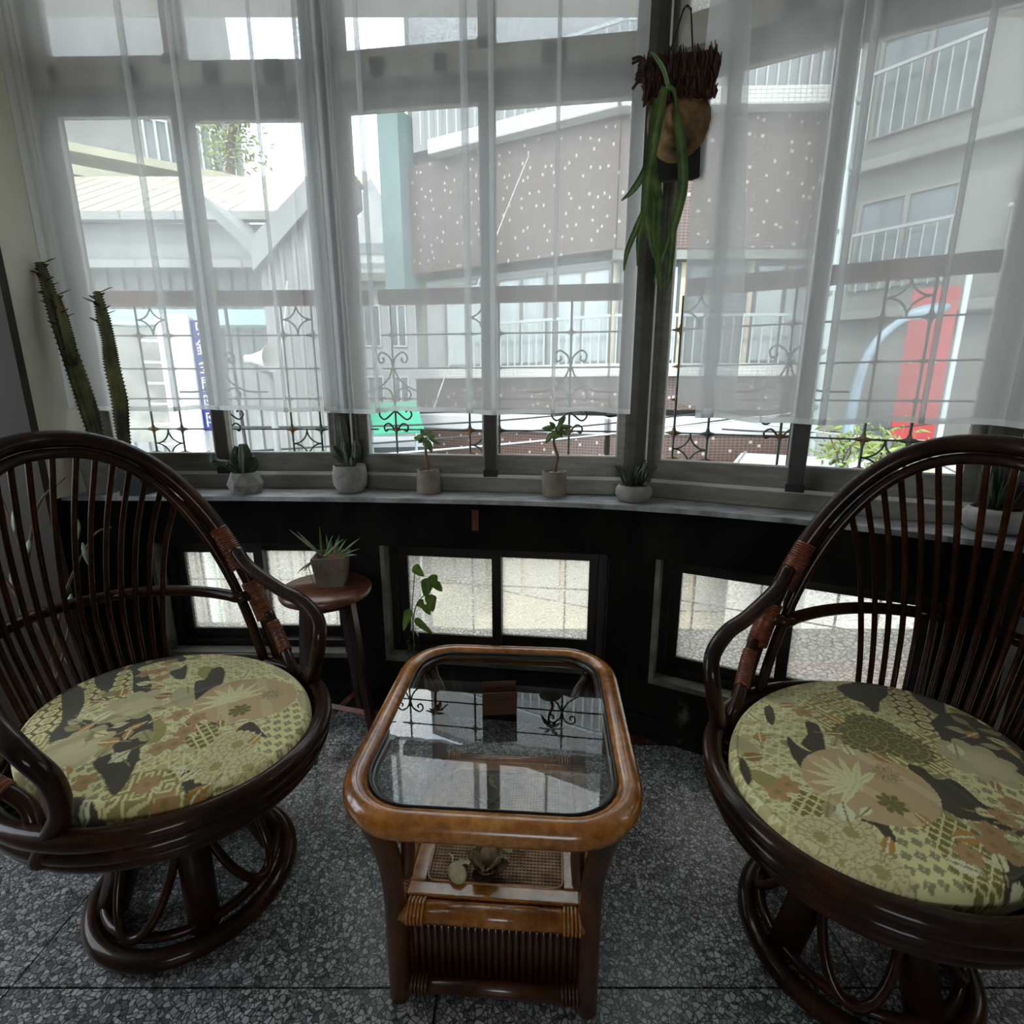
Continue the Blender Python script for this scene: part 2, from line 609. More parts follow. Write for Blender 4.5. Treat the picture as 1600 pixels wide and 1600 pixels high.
SPEC.update({
    'terrazzo': m_terrazzo('5d5f60', 'd2d5d6', '323334', 92),
    'terrazzo_red': m_terrazzo('4a2a26', '7d5049', '2a1816', 90),
    'grout': noisy('2a2a29', '3a3a38', 30, rough=.8),
    'dark_wall': noisy('0d0c09', '1e1c17', 6, '5a554a', stretch=(1, 1, .55), rough=.85, bump=.25, detail=10, lo=.4, hi=.64, spec=.12),
    'worn_edge': noisy('4a4943', '77756c', 9, rough=.8, bump=.3),
    'sill_stone': noisy('6f7071', 'a9abac', 11, stretch=(1, 2.5, 1), rough=.5, bump=.15, detail=8),
    'cream_wall': noisy('cdc7b4', 'd9d4c3', 4, rough=.75),
    'lamp_white': noisy('d8d8d4', 'e2e2de', 5, rough=.5),
    'alu_post': noisy('4a463d', '57534a', 8, stretch=(1, 1, 6), rough=.45, metallic=.3),
    'shaded_face_brown': noisy('241a0c', '2e2212', 5, stretch=(1, 1, .3), rough=.7),
    'room_wall': noisy('6f6756', '7a7260', 3, rough=.85),
    'ceiling': noisy('a5a196', 'b0aca0', 3, rough=.9),
    'alu': noisy('77736a', '8d897f', 8, stretch=(1, 1, 6), rough=.38, metallic=.35),
    'alu_dark': noisy('37342f', '44403a', 8, rough=.4, metallic=.3),
    'alu_light': noisy('c2c0b8', 'd0cec6', 8, rough=.35, metallic=.1),
    'beam': noisy('b9b3a5', 'c6c0b2', 6, rough=.7),
    'black_plastic': noisy('141414', '1d1d1d', 20, rough=.4),
    'dark_wood': wood('120d09', '1e150e', '2a1d13', 5, (1, 1, 4), rough=.5, coat=.1),
    'pane': m_glass((.97, .985, .98, 1), .6),
    'table_glass': m_glass((.93, .965, .955, 1), 1.7),
    'figured_glass': m_pattern_glass(70, .62, (.96, .98, 1.0, 1)),
    'figured_glass_low': m_pattern_glass(52, .55, (.98, .96, .90, 1)),
    'sheer': m_curtain(.50, (.86, .87, .87, 1)),
    'sheer_dense': m_curtain(.41, (.86, .87, .87, 1)),
    'sheer_hem': m_curtain(.28, (.86, .87, .87, 1)),
    'rattan_dark': wood('170b05', '301809', '4d280f', 7, (1, 1, 1), rough=.5, coat=.38, spec=.12),
    'rattan_rod': wood('1b0d06', '371c0b', '4f2912', 9, rough=.5, coat=.16, spec=.1),
    'binding': wood('4a2010', '7a3a1e', '8f4a28', 14, rough=.35, coat=.3),
    'rattan_honey': wood('754014', 'b4712f', 'cd9149', 8, rough=.25, coat=.7),
    'rattan_honey_dark': wood('2e1607', '502a10', '693a18', 8, rough=.3, coat=.5),
    'cane': noisy('7a573c', 'b08a66', 30, rough=.6),
    'cane_under': noisy('1b110b', '2a1a10', 10, rough=.8),
    'stool_wood': wood('4a2618', '84503a', 'ae7c62', 5, (1, 5, 1), rough=.38, coat=.3),
    'stool_leg': wood('1c0b08', '331410', '4c2019', 5, rough=.4, coat=.3),
    'concrete': noisy('77756f', '9b9993', 16, rough=.85, bump=.2, detail=8),
    'concrete_warm': noisy('6f675c', '8e8679', 14, rough=.85, bump=.2),
    'concrete_light': noisy('9c9c99', 'bcbcb8', 12, rough=.8, bump=.15),
    'soil': noisy('2a1d14', '4f3a2a', 60, rough=.95, bump=.8),
    'cactus': noisy('1f2a18', '3a4a2a', 25, rough=.55),
    'cactus_pale': noisy('2b3418', '6e6f38', 16, stretch=(1, 1, .35), rough=.55, lo=.42, hi=.6),
    'spine': noisy('1c100b', '33201a', 20, rough=.6),
    'leaf_green': noisy('3c5826', '6c8542', 18, rough=.45),
    'leaf_bright': noisy('47701c', '86a832', 14, rough=.45),
    'leaf_dark': noisy('22301f', '3d4d33', 20, rough=.5),
    'leaf_grey': noisy('5d7052', '93a486', 20, rough=.5),
    'leaf_red': noisy('3a1512', '5a211a', 20, rough=.5),
    'stem_brown': noisy('54402c', '84694c', 30, rough=.8),
    'root': noisy('8a6a55', 'b8957b', 30, rough=.8),
    'bark': noisy('20130c', '4c2f1c', 30, stretch=(1, 1, .25), rough=.9, bump=1),
    'shield': noisy('34210f', '96744a', 9, stretch=(1, 1, 1.6), rough=.8, bump=.6),
    'board': noisy('100c09', '1f1811', 8, rough=.8),
    'cord': noisy('15120f', '241e19', 10, rough=.8),
    'dry': noisy('6b5236', 'b8a07c', 22, rough=.85, bump=.4),
    'dry_pale': noisy('a99a74', 'd8cda9', 18, rough=.8),
    'dry_dark': noisy('33261a', '66523a', 18, rough=.8, bump=.4),
    'card': noisy('4a3120', '5a3d28', 20, rough=.8),
    'ink': noisy('1b100b', '22150e', 20, rough=.8),
    'red_paper': noisy('4c2317', '6b3420', 20, rough=.8),
    'glassware': m_glass((.85, .88, .86, 1), 1.2),
    'fabric': m_vcol(),
    # outdoors
    'iron': noisy('3a3f3a', '5f665e', 25, rough=.7),
    'iron_rust': noisy('55432f', '8a6f4a', 25, rough=.8),
    'rail_wood': noisy('4a2a1b', '9a6a4a', 22, stretch=(1, 1, 1), rough=.85, bump=.8),
    'sheet_metal': noisy('646665', '727473', 2, rough=.5),
    'sheet_white': noisy('6f706e', '7c7d7b', 2, rough=.5),
    'roof_yellow': noisy('8b8972', '99977f', 1.5, rough=.6),
    'trim_grey': noisy('5d605f', '6a6d6c', 3, rough=.5),
    'teal_board': noisy('7fa39b', '8fb1a9', 2, rough=.6),
    'teal_col': noisy('4f6665', '5b7270', 1.5, rough=.6),
    'tarp': noisy('6b6b66', '8a8a84', 3, rough=.8, bump=.6),
    'sign_white': noisy('c5c7c9', 'd2d4d6', 3, rough=.4),
    'sign_blue': noisy('1a2668', '22307c', 3, rough=.4),
    'horn': noisy('a2a19c', 'b3b2ad', 5, rough=.5),
    'tile_brown': m_tile('3b2a25', '47322c', '5a504a', .075, .05, '8f8982'),
    'tile_white': m_tile('b4b5b2', 'c0c1be', '8b8c89', .09, .06),
    'conc_grey': noisy('5d5e5b', '6f706c', .8, rough=.85),
    'conc_pale': noisy('7d7f7f', '8d8f8f', .6, rough=.85),
    'conc_white': noisy('999b9c', 'a9abac', .5, rough=.8),
    'win_dark': noisy('4a5052', '5c6466', 1.2, rough=.15),
    'win_pale': noisy('8e9799', 'a7afb0', 1.5, stretch=(3, 3, .3), rough=.3),
    'win_frame': noisy('33373b', '3d4145', 3, rough=.5),
    'beige': noisy('a39b86', 'b3ab96', 1, rough=.8),
    'street': noisy('a8a498', 'bab6a8', .7, rough=.9),
    'pavement': noisy('b7b6b1', 'c6c5c0', 1, rough=.9),
    'red_sign': noisy('7d2325', '8a292b', 2, rough=.6),
    'green_awning': noisy('1c6b52', '257a5f', 2, rough=.6),
    'pole_blue': noisy('6a7a86', '7b8a95', 3, rough=.45, metallic=.2),
    'pole_white': noisy('94a09f', 'a2adac', 3, rough=.5),
    'lamp_glass': noisy('8a9490', '9aa4a0', 3, rough=.3),
    'cable': noisy('1c1c1c', '2a2a2a', 3, rough=.6),
    'cable_light': noisy('8a8a86', '9a9a96', 3, rough=.6),
    'tree_leaf': noisy('4a5b2a', '7c8a44', 4, rough=.6),
    'trunk': noisy('3d3126', '5a4a3a', 6, rough=.9),
})

# ================================================================== the bay: plan of the window line, seen from above
V = [(-1.60, 2.005), (-0.615, 1.985), (0.46, 1.84), (1.335, 1.385), (1.90, 0.64)]
FAC = []
for i in range(4):
    a, b = Vector(V[i]), Vector(V[i + 1])
    d = b - a
    FAC.append((a, d.normalized(), d.length, math.atan2(d.y, d.x)))


def fpt(i, u, y, z=0):
    """facet coordinates -> world; y < 0 is into the room"""
    a, d, L, an = FAC[i]
    n = Vector((-d.y, d.x))
    p = a + d * u + n * y
    return (p.x, p.y, z)


SIDE = ['left', 'middle', 'right', 'far_right']
SILL = .89
# ---- floor: slabs of terrazzo with thin joints on a bed
floor = MB().box(-3.2, 3.2, -3.2, 2.6, -.12, -.02).build('floor', 'grout')
tag(floor, 'grey terrazzo floor with pale stone chips and thin joints', 'floor', kind='structure')
# joints follow the photograph: one line across at y = 0.87 right / 0.80 left, slabs about 0.9 m
xs = [-3.1, -2.05, -1.08, -.16, .76, 1.68, 2.6, 3.15]
ys = [-3.1, -2.0, -1.03, -.08, .84, 1.62]
g = .0025
k = 0
rng = random.Random(3)
for i in range(len(xs) - 1):
    for j in range(len(ys) - 1):
        mb = MB().box(xs[i] + g, xs[i + 1] - g, ys[j] + g, ys[j + 1] - g, -.02, 0)
        mb.build('terrazzo_slab', 'terrazzo', floor, origin=None)
mb = MB().box(-3.1, .36, 1.62 + g, 2.2, -.02, 0)
mb.build('terrazzo_slab', 'terrazzo', floor)
mb = MB().box(.365, 3.1, 1.62 + g, 2.2, -.02, 0)
mb.build('border_slab', 'terrazzo_red', floor)
# ---- rest of the room behind the camera
tag(MB().box(-3.2, 3.2, -3.2, 2.6, 2.80, 2.92).build('ceiling', 'ceiling'), 'plain pale ceiling over the room', 'ceiling', kind='structure')
wb = MB()  # opening added behind the camera to let in soft sky fill
wb.box(-3.2, -.7, -3.2, -3.05, 0, 2.8)
wb.box(.7, 3.2, -3.2, -3.05, 0, 2.8)
wb.box(-.7, .7, -3.2, -3.05, 0, 1.1)
wb.box(-.7, .7, -3.2, -3.05, 2.1, 2.8)
tag(wb.build('wall_back', 'room_wall'), 'back wall of the room with a small unseen opening added for fill light', 'wall', kind='structure')
def side_wall(x0, x1, y1):  # wide opening added out of view to light cushions and floor from the side
    m_ = MB()
    m_.box(x0, x1, -3.05, .35, 0, 2.8)
    m_.box(x0, x1, 1.65, y1, 0, 2.8)
    m_.box(x0, x1, .35, 1.65, 0, .6)
    m_.box(x0, x1, .35, 1.65, 2.65, 2.8)
    return m_


tag(side_wall(-3.2, -3.05, 1.7).build('wall_left', 'room_wall'), 'left side wall of the room with a wide unseen opening added for side light', 'wall', kind='structure')
tag(side_wall(3.05, 3.2, 2.4).build('wall_right', 'room_wall'), 'right side wall of the room with a wide unseen opening added for side light', 'wall', kind='structure')
# cream pillar on the left: lit reveal + added dark facing that paints in its shaded front
pl = MB()
pl.prism([(-1.575, 1.72), (-1.585, 2.05), (-3.2, 2.05), (-3.2, 1.72)], SILL, 2.8)
tag(pl.build('wall_left_pillar', 'cream_wall'), 'cream plastered pillar left of the curtained bay', 'wall', kind='structure')
tag(MB().box(-3.2, -1.585, 1.80, 2.05, 0, SILL).build('wall_left_lower', 'dark_wall'), 'dark lower wall left of the bay', 'wall', kind='structure')
tag(MB().box(-3.05, -1.572, 1.690, 1.718, 0, 2.8).build('trim_6', 'shaded_face_brown'), 'dark brown facing added for the shaded front of the left pillar', 'panelling', kind='structure')
# right end beyond the last facet
er = MB()
p3 = fpt(3, FAC[3][2], 0)
er.prism([(p3[0], p3[1]), (3.2, p3[1]), (3.2, p3[1] + .25), (p3[0] + .2, p3[1] + .25)], 0, 2.8)
tag(er.build('wall_right_return', 'cream_wall'), 'wall returning to the right of the bay', 'wall', kind='structure')

# ---- low wall, window and low window for each facet
WALL = -.13      # room face of the low wall
OUT = .05
LOWZ0, LOWZ1 = .285, .66
low_u = {0: (.23, .955), 1: (.15, .985), 2: (.12, .93), 3: (.12, .85)}
for i in range(4):
    a, d, L, an = FAC[i]
    root = thing('wall_front_' + SIDE[i], (a.x, a.y, 0), an, 'dark mottled low wall under the %s window of the bay' % SIDE[i].replace('_', ' '), 'wall', kind='structure')
    u0, u1 = low_u[i]
    e = .035 if i < 3 else 0
    wl = MB()
    wl.box(-.03, u0, WALL, OUT, 0, SILL - .03)
    wl.box(u1, L + .03, WALL, OUT, 0, SILL - .03)
    wl.box(u0, u1, WALL, OUT, LOWZ1 + .03, SILL - .03)
    wl.box(u0, u1, WALL, OUT, 0, LOWZ0 - .05)
    wl.build('wall_body', 'dark_wall', root)
    # worn pale edges of the reveal
    MB().box(u0 - .012, u0 + .004, WALL - .004, WALL + .05, LOWZ0 - .05, LOWZ1 + .03).build('reveal_edge', 'worn_edge', root)
    MB().box(u0 - .012, u1 + .01, WALL - .004, WALL + .05, LOWZ0 - .066, LOWZ0 - .046).build('reveal_ledge', 'worn_edge', root)
    # plinth
    MB().bbox(-.02, L + .02, WALL - .018, WALL + .01, 0, .09, .006).build('plinth', 'dark_wall', root)
    # ----- low window
    lw = thing('window_%d' % (i + 5), (a.x, a.y, 0), an, 'small two pane window of figured glass under the %s sill' % SIDE[i].replace('_', ' '), 'window', kind='structure')
    fr = MB()
    yf0, yf1 = -.075, -.005
    fr.box(u0, u0 + .03, yf0, yf1, LOWZ0 - .05, LOWZ1 + .03)
    fr.box(u1 - .03, u1, yf0, yf1, LOWZ0 - .05, LOWZ1 + .03)
    fr.box(u0 + .03, u1 - .03, yf0, yf1, LOWZ1 + .005, LOWZ1 + .03)
    fr.box(u0 + .03, u1 - .03, yf0, yf1, LOWZ0 - .05, LOWZ0 - .02)
    fr.build('frame', 'dark_wood', lw)
    um = (u0 + u1) / 2
    for s_, (p0, p1) in enumerate(((u0 + .03, um + .018), (um - .018, u1 - .03))):
        y0 = -.055 if s_ == 0 else -.028
        sa = MB()
        w_ = .036
        sa.box(p0, p0 + w_, y0, y0 + .024, LOWZ0 - .02, LOWZ1 + .005)
        sa.box(p1 - w_, p1, y0, y0 + .024, LOWZ0 - .02, LOWZ1 + .005)
        sa.box(p0 + w_, p1 - w_, y0, y0 + .024, LOWZ1 - .03, LOWZ1 + .005)
        sa.box(p0 + w_, p1 - w_, y0, y0 + .024, LOWZ0 - .02, LOWZ0 + .02)
        so = sa.build('sash', 'dark_wood', lw)
        MB().box(p0 + w_ - .006, p1 - w_ + .006, y0 + .010, y0 + .014, LOWZ0 + .015, LOWZ1 - .025).build('glass_pane', 'figured_glass_low', so)

# ---- sill: stone board following the bay
inner = []
outer = []
for i in range(4):
    a, d, L, an = FAC[i]
SO = -.225
pts_in, pts_out = [], []
ndirs = [Vector((-f[1].y, f[1].x)) for f in FAC]
for i in range(5):
    if i == 0: nn = ndirs[0]; sc = 1
    elif i == 4: nn = ndirs[3]; sc = 1
    else:
        nn = (ndirs[i - 1] + ndirs[i]).normalized(); sc = 1 / nn.dot(ndirs[i])
    p = Vector(V[i])
    pts_in.append((p + nn * SO * sc)[:])
    pts_out.append((p + nn * .06 * sc)[:])
pts_in[0] = (-1.60, pts_in[0][1])
for i in range(4):
    pass
# the sill stone sweeps in a smooth curve along its room edge
cur = spl([(p[0], p[1], 0) for p in pts_in], 6)
so_ = spl([(p[0], p[1], 0) for p in pts_out], 6)
mb = MB()
n = len(cur)
for zt in (SILL - .016, SILL):
    mb.add([(p.x, p.y, zt) for p in cur] + [(p.x, p.y, zt) for p in so_], [])
F_ = []
for k in range(n - 1):
    F_.append((k, n + k, n + k + 1, k + 1))                       # bottom
    F_.append((2 * n + k, 2 * n + k + 1, 3 * n + k + 1, 3 * n + k))   # top
    F_.append((k, k + 1, 2 * n + k + 1, 2 * n + k))               # front
    F_.append((n + k + 1, n + k, 3 * n + k, 3 * n + k + 1))
F_.append((0, 2 * n, 3 * n, n)); F_.append((n - 1, 2 * n - 1, 4 * n - 1, 3 * n - 1))
mb.f += F_; mb.sm += [False] * len(F_)
tag(mb.build('trim_1', 'sill_stone'), 'worn grey stone window sill curving along the bay', 'sill', kind='structure')

# ---- main windows: frame, two sliding sashes, header beam, transom lights
GB, GT = 1.02, 2.145
for i in range(4):
    a, d, L, an = FAC[i]
    w = thing('window_%d' % (i + 1), (a.x, a.y, 0), an, 'tall aluminium sliding window in the %s part of the bay' % SIDE[i].replace('_', ' '), 'window', kind='structure')
    fr = MB()
    fr.box(-.0, .034, -.05, .05, SILL, 2.8)
    fr.box(L - .034, L, -.05, .05, SILL, 2.8)
    fr.box(.034, L - .034, -.05, .05, 2.205, 2.225)
    fr.build('frame', 'alu', w)
    MB().bbox(.034, L - .034, -.058, .05, SILL + .001, SILL + .052, .003).build('bottom_track', 'alu', w)
    MB().box(.034, L - .034, -.047, -.043, SILL + .052, SILL + .064).build('track_lip', 'alu_light', w)
    hb = MB().box(.034, L - .034, -.045, .05, 2.225, 2.285).build('header_beam', 'beam', w)
    mid = L / 2
    W_ = .048
    for s_, (p0, p1) in enumerate(((.034, mid + .028), (mid - .028, L - .034))):
        y0 = -.040 if s_ == 0 else -.008
        sa = MB()
        sa.box(p0, p0 + W_, y0, y0 + .028, .945, 2.205)
        sa.box(p1 - W_, p1, y0, y0 + .028, .945, 2.205)
        sa.box(p0 + W_, p1 - W_, y0, y0 + .028, GT, 2.205)
        sa.box(p0 + W_, p1 - W_, y0, y0 + .028, .945, GB)
        so = sa.build('sash', 'alu', w)
        MB().box(p0 + W_ - .008, p1 - W_ + .008, y0 + .012, y0 + .016, GB - .008, GT + .008).build('glass_pane', 'pane', so)
        bd = MB()
        bw = .005
        q0, q1 = p0 + W_, p1 - W_
        bd.box(q0, q0 + bw, y0 - .003, y0 + .012, GB, GT)
        bd.box(q1 - bw, q1, y0 - .003, y0 + .012, GB, GT)
        bd.box(q0 + bw, q1 - bw, y0 - .003, y0 + .012, GB, GB + bw)
        bd.box(q0 + bw, q1 - bw, y0 - .003, y0 + .012, GT - bw, GT)
        bd.build('glazing_bead', 'alu_light', so)
        if s_ == 0:
            MB().bbox(p1 - W_ - .002, p1 + .003, y0 - .010, y0 + .002, .945, 1.0 - .03, .003).build('end_cap', 'black_plastic', so)
            MB().box(p1 - W_ + .004, p1 - .002, y0 - .006, y0, .97, 2.205).build('meeting_stile', 'alu_dark', so)
            hd = MB()
            hd.tube([(p1 - .022, y0 - .006, 1.60), (p1 - .022, y0 - .030, 1.61), (p1 - .022, y0 - .032, 1.66), (p1 - .022, y0 - .030, 1.71), (p1 - .022, y0 - .006, 1.72)], .006, 6)
            hd.build('handle', 'alu_dark', so)
    # transom with figured glass
    for s_, (p0, p1) in enumerate(((.034, mid + .02), (mid - .02, L - .034))):
        y0 = -.032 if s_ == 0 else -.004
        sa = MB()
        sa.box(p0, p0 + .045, y0, y0 + .026, 2.285, 2.8)
        sa.box(p1 - .045, p1, y0, y0 + .026, 2.285, 2.8)
        sa.box(p0 + .045, p1 - .045, y0, y0 + .026, 2.285, 2.318)
        sa.box(p0 + .045, p1 - .045, y0, y0 + .026, 2.75, 2.8)
        so = sa.build('transom_sash', 'beam', w)
        MB().box(p0 + .038, p1 - .038, y0 + .010, y0 + .014, 2.312, 2.756).build('figured_pane', 'figured_glass', so)
        if s_ == 0:
            MB().bbox(p1 - .046, p1 + .002, y0 - .012, y0, 2.262, 2.318, .004).build('transom_catch', 'black_plastic', so)
    # dark blocks on the header behind the sheers
    for bu, bw_, bh in {0: [(.09, .03, .05), (.33, .055, .05), (.60, .05, .06), (.80, .06, .065)], 1: [(.17, .045, .055), (.38, .04, .05), (.72, .075, .055)], 2: [(.33, .07, .06), (.72, .06, .05)], 3: []}[i]:
        b_ = MB().bbox(bu, bu + bw_, -.060, -.045, 2.232 - (bh - .05) / 2, 2.232 + bh - .006, .007)
        b_.build('header_block', 'black_plastic', hb)

# corner posts between the facets
for i in range(1, 4):
    nn = (ndirs[i - 1] + ndirs[i]).normalized()
    an = math.atan2(nn.y, nn.x) - PI / 2
    t = thing('trim_%d' % (i + 1), (V[i][0], V[i][1], 0), an, ['', 'aluminium corner post left of the middle window', 'aluminium corner post behind the hanging fern', 'aluminium corner post right of the right window'][i], 'post', kind='structure')
    MB().bbox(-.045, .045, -.062, .06, SILL, 2.8, .006).build('post_body', 'alu_post', t)
    MB().box(-.012, .012, -.07, -.062, SILL, 2.8).build('cover_strip', 'alu_dark', t)
    MB().box(.022, .028, -.068, -.062, SILL, 2.8).build('cover_strip', 'alu_light', t)
# brown boarded panel right of the right window
a, d, L, an = FAC[3]
t = thing('trim_5', (a.x, a.y, 0), an, 'brown vertical boards beside the right end window', 'panelling', kind='structure')
for k in range(4):
    MB().bbox(.048 + k * .03, .076 + k * .03, -.075, -.051, SILL + .065, 1.02, .003).build('board', 'stool_leg', t)

# ---- small paper strip stuck under the sill
q = fpt(1, .505, WALL - .003)
t = MB().box(-.012, .012, -.0008, .0008, -.038, .038)
o = t.build('paper_strip', 'red_paper')
o.location = (q[0], q[1], .80); o.rotation_euler = (0, 0, FAC[1][3])
tag(o, 'small reddish brown paper strip stuck on the dark wall below the sill', 'paper strip')


# ================================================================== sheer curtains
def path_pts(seq):
    """polyline of (facet, u, y) -> world xy list, dense, rounded at the corners"""
    P = [Vector(fpt(*q)) for q in seq]
    return P


def resample(P, step):
    out = [P[0].copy()]
    acc = 0
    for a, b in zip(P[:-1], P[1:]):
        L = (b - a).length
        k = max(1, int(L / step))
        for j in range(1, k + 1):
            out.append(a.lerp(b, j / k))
    return out


def curtain(name, seq, folds, bunch, z0, z1, label, seed, amp=.012, hemdip=None, cloth='sheer'):
    rg = random.Random(seed)
    base = spl(path_pts(seq), 10)
    base = resample(base, .012)
    # arc length
    S = [0]
    for a, b in zip(base[:-1], base[1:]):
        S.append(S[-1] + (b - a).length)
    T = S[-1]

    def at(s):
        s = min(max(s, 0), T)
        lo = 0
        while lo < len(S) - 2 and S[lo + 1] < s:
            lo += 1
        f = (s - S[lo]) / max(1e-9, S[lo + 1] - S[lo])
        p = base[lo].lerp(base[lo + 1], f)
        t = (base[lo + 1] - base[lo]).normalized()
        return p, Vector((t.y, -t.x, 0))     # normal into the room
    ph = [rg.uniform(0, 6.28) for _ in range(3)]

    def wave(s):
        return amp * (math.sin(s * 21 + ph[0]) * .6 + math.sin(s * 47 + ph[1]) * .35 + math.sin(s * 8 + ph[2]) * .8)

    def bn(s):
        return sum(a * math.exp(-((s - c) / w) ** 2) for c, w, a in bunch)
    prof = []      # (s, n)
    s = 0
    fl = sorted(folds)
    fi = 0
    while s < T:
        b = bn(s)
        sf = s + b * .9 * math.sin(s * 150)
        prof.append((sf, wave(s) + b * 1.0 * math.cos(s * 150)))
        if fi < len(fl) and s >= fl[fi][0]:
            c, w = fl[fi]
            w0 = wave(s)
            prof += [(s + w, w0 + .004), (s + w * .5, w0 + .009), (s - w * .2, w0 + .012), (s + w * .3, w0 + .006)]
            s += w * .3
            fi += 1
        s += .006 if b > .004 else .011
    m = len(prof)
    mb = MB()
    NZ = 14
    for j in range(NZ + 1):
        f = j / NZ
        for k, (s_, n_) in enumerate(prof):
            p, nn = at(s_)
            zz = z1 + (z0 - z1) * f
            if j == NZ and hemdip:
                zz += hemdip * math.sin(s_ * 11 + ph[0]) + hemdip * .5 * math.sin(s_ * 29)
            sway = (.6 + .55 * f)
            q_ = p + nn * (n_ * sway + .006 * f * math.sin(s_ * 5 + ph[1]))
            mb.v.append((q_.x, q_.y, zz))
    for j in range(NZ):
        for k in range(m - 1):
            mb.f.append((j * m + k, j * m + k + 1, (j + 1) * m + k + 1, (j + 1) * m + k))
            mb.sm.append(True)
    org = (base[len(base) // 2].x, base[len(base) // 2].y, z1)
    root = thing(name, org, 0, label, 'curtain', 'sheer white curtains across the bay window')
    mb.v = [(x - org[0], y - org[1], z - org[2]) for x, y, z in mb.v]
    mb.build('cloth', cloth, root)
    # stitched hem: second layer at the bottom edge and thin double side edges
    hm = MB()
    last = mb.v[NZ * m:(NZ + 1) * m]
    for (x, y, z) in last:
        hm.v.append((x, y - .0012, z + .016))
    for (x, y, z) in last:
        hm.v.append((x, y - .0012, z))
    for k in range(m - 1):
        hm.f.append((k, k + 1, m + k + 1, m + k)); hm.sm.append(True)
    hm.build('hem', 'sheer_hem', root)
    # rod
    return root, base


ZT = 2.78
curtain('sheer_curtain', [(0, .0, -.135), (0, .3, -.14), (0, .7, -.14), (0, .985, -.14)],
        [(.055, .02), (.40, .016), (.56, .010), (.80, .008)], [(.0, .05, .02), (.955, .05, .018)], 1.185, ZT,
        'left sheer white curtain hanging in front of the shed view', 3, .009, .004)
curtain('sheer_curtain', [(1, -.035, -.15), (1, .1, -.135), (1, .5, -.135), (1, .9, -.135), (1, 1.03, -.13)],
        [(.20, .012), (.52, .018), (.60, .012), (.80, .010)], [(.06, .05, .018), (1.06, .04, .012)], 1.18, ZT,
        'middle sheer white curtain between the corner post and the hanging fern', 5, .011, .005)
curtain('sheer_curtain', [(2, .20, -.15), (2, .35, -.135), (2, .7, -.135), (2, .90, -.15), (3, .12, -.13), (3, .6, -.13), (3, .9, -.13)],
        [(.02, .03), (.33, .016), (.55, .012)], [(.29, .035, .016), (.85, .10, .022)], 1.165, ZT,
        'right sheer white curtain with its front edge folded back', 8, .010, .006, 'sheer_dense')
# folded back front edge of the right curtain: a loose flap lying over the panel
fb = MB()
rows = 16
colz = 9
for j in range(rows + 1):
    f = j / rows
    z = 2.75 + (1.215 - 2.75) * f
    wd = .055 + .115 * min(1, f * 1.25)
    for k in range(colz + 1):
        t_ = k / colz
        u = .185 - .03 * math.sin(f * PI * .9) - .03 * f * f + wd * t_
        p = fpt(2, u, -.168 - .018 * math.sin(t_ * PI) - .010 * math.sin(f * 6 + t_ * 3) - .012 * t_)
        fb.v.append((p[0], p[1], z - .02 * t_ * f))
for j in range(rows):
    for k in range(colz):
        a_ = j * (colz + 1) + k
        fb.f.append((a_, a_ + 1, a_ + colz + 2, a_ + colz + 1)); fb.sm.append(True)
right_curtain = [o for o in bpy.data.objects if o.name.startswith('sheer_curtain') and o.parent is None][-1]
for o in bpy.data.objects:
    if o.parent is None and o.get('label', '').startswith('right sheer'):
        right_curtain = o
fb.v = [(x - right_curtain.location.x, y - right_curtain.location.y, z - right_curtain.location.z) for x, y, z in fb.v]
fb.build('folded_edge', 'sheer_hem', right_curtain)


# ================================================================== rattan swivel chairs
A_, S_, N_, AL_, Y0_, K_ = .348, .781, 2.43, math.radians(15.2), .041, 1.026


def arch_pt(th, inset=0.0):
    A, S = A_ - inset, S_ - inset
    co, si = math.cos(th), math.sin(th)
    x = A * math.copysign(abs(co) ** (2 / N_), co)
    h = S * abs(si) ** (2 / N_)
    return Vector((x, Y0_ + h * math.sin(AL_) - K_ * x * x + K_ * A_ ** 2, .382 + h * math.cos(AL_)))


def arch_at_z(z, sgn=1, inset=0.0):
    best = min((PI / 2 * k / 300 for k in range(301)), key=lambda t: abs(arch_pt(t, inset).z - z))
    p = arch_pt(best, inset)
    return Vector((p.x * sgn, p.y, p.z))


def coil(mb, pts, R, wire, turns, n=5):
    """cane strip wound tightly round a pole that follows pts; R number or list"""
    P = [Vector(p) for p in pts]
    L = [0]
    for a, b in zip(P[:-1], P[1:]): L.append(L[-1] + (b - a).length)
    steps = int(turns * 12)
    hel = []
    N0 = None
    for k in range(steps + 1):
        s = L[-1] * k / steps
        i = 0
        while i < len(P) - 2 and L[i + 1] < s: i += 1
        f = (s - L[i]) / max(1e-9, L[i + 1] - L[i])
        c = P[i].lerp(P[i + 1], f)
        t = (P[i + 1] - P[i]).normalized()
        if N0 is None:
            u = Vector((0, 1, 0)) if abs(t.y) < .8 else Vector((1, 0, 0))
            N0 = (u - t * u.dot(t)).normalized()
        N0 = (N0 - t * N0.dot(t)).normalized()
        B = t.cross(N0)
        r = R if not hasattr(R, '__len__') else R[0] + (R[1] - R[0]) * k / steps
        a = 2 * PI * turns * k / steps
        hel.append(c + N0 * math.cos(a) * r + B * math.sin(a) * r)
    mb.tube(hel, wire, n)
    mb.tube(P, (R if not hasattr(R, '__len__') else [R[0] + (R[1] - R[0]) * L[i] / L[-1] for i in range(len(P))]), 12)
    return mb


RX, RY, RO, RZ = .322, .388, .012, .452


def ring_pt(a, sc=1.0, z=RZ):
    return Vector((RX * sc * math.cos(a), RY * sc * math.sin(a) + RO, z - .022 * math.sin(a) * RY / .39))


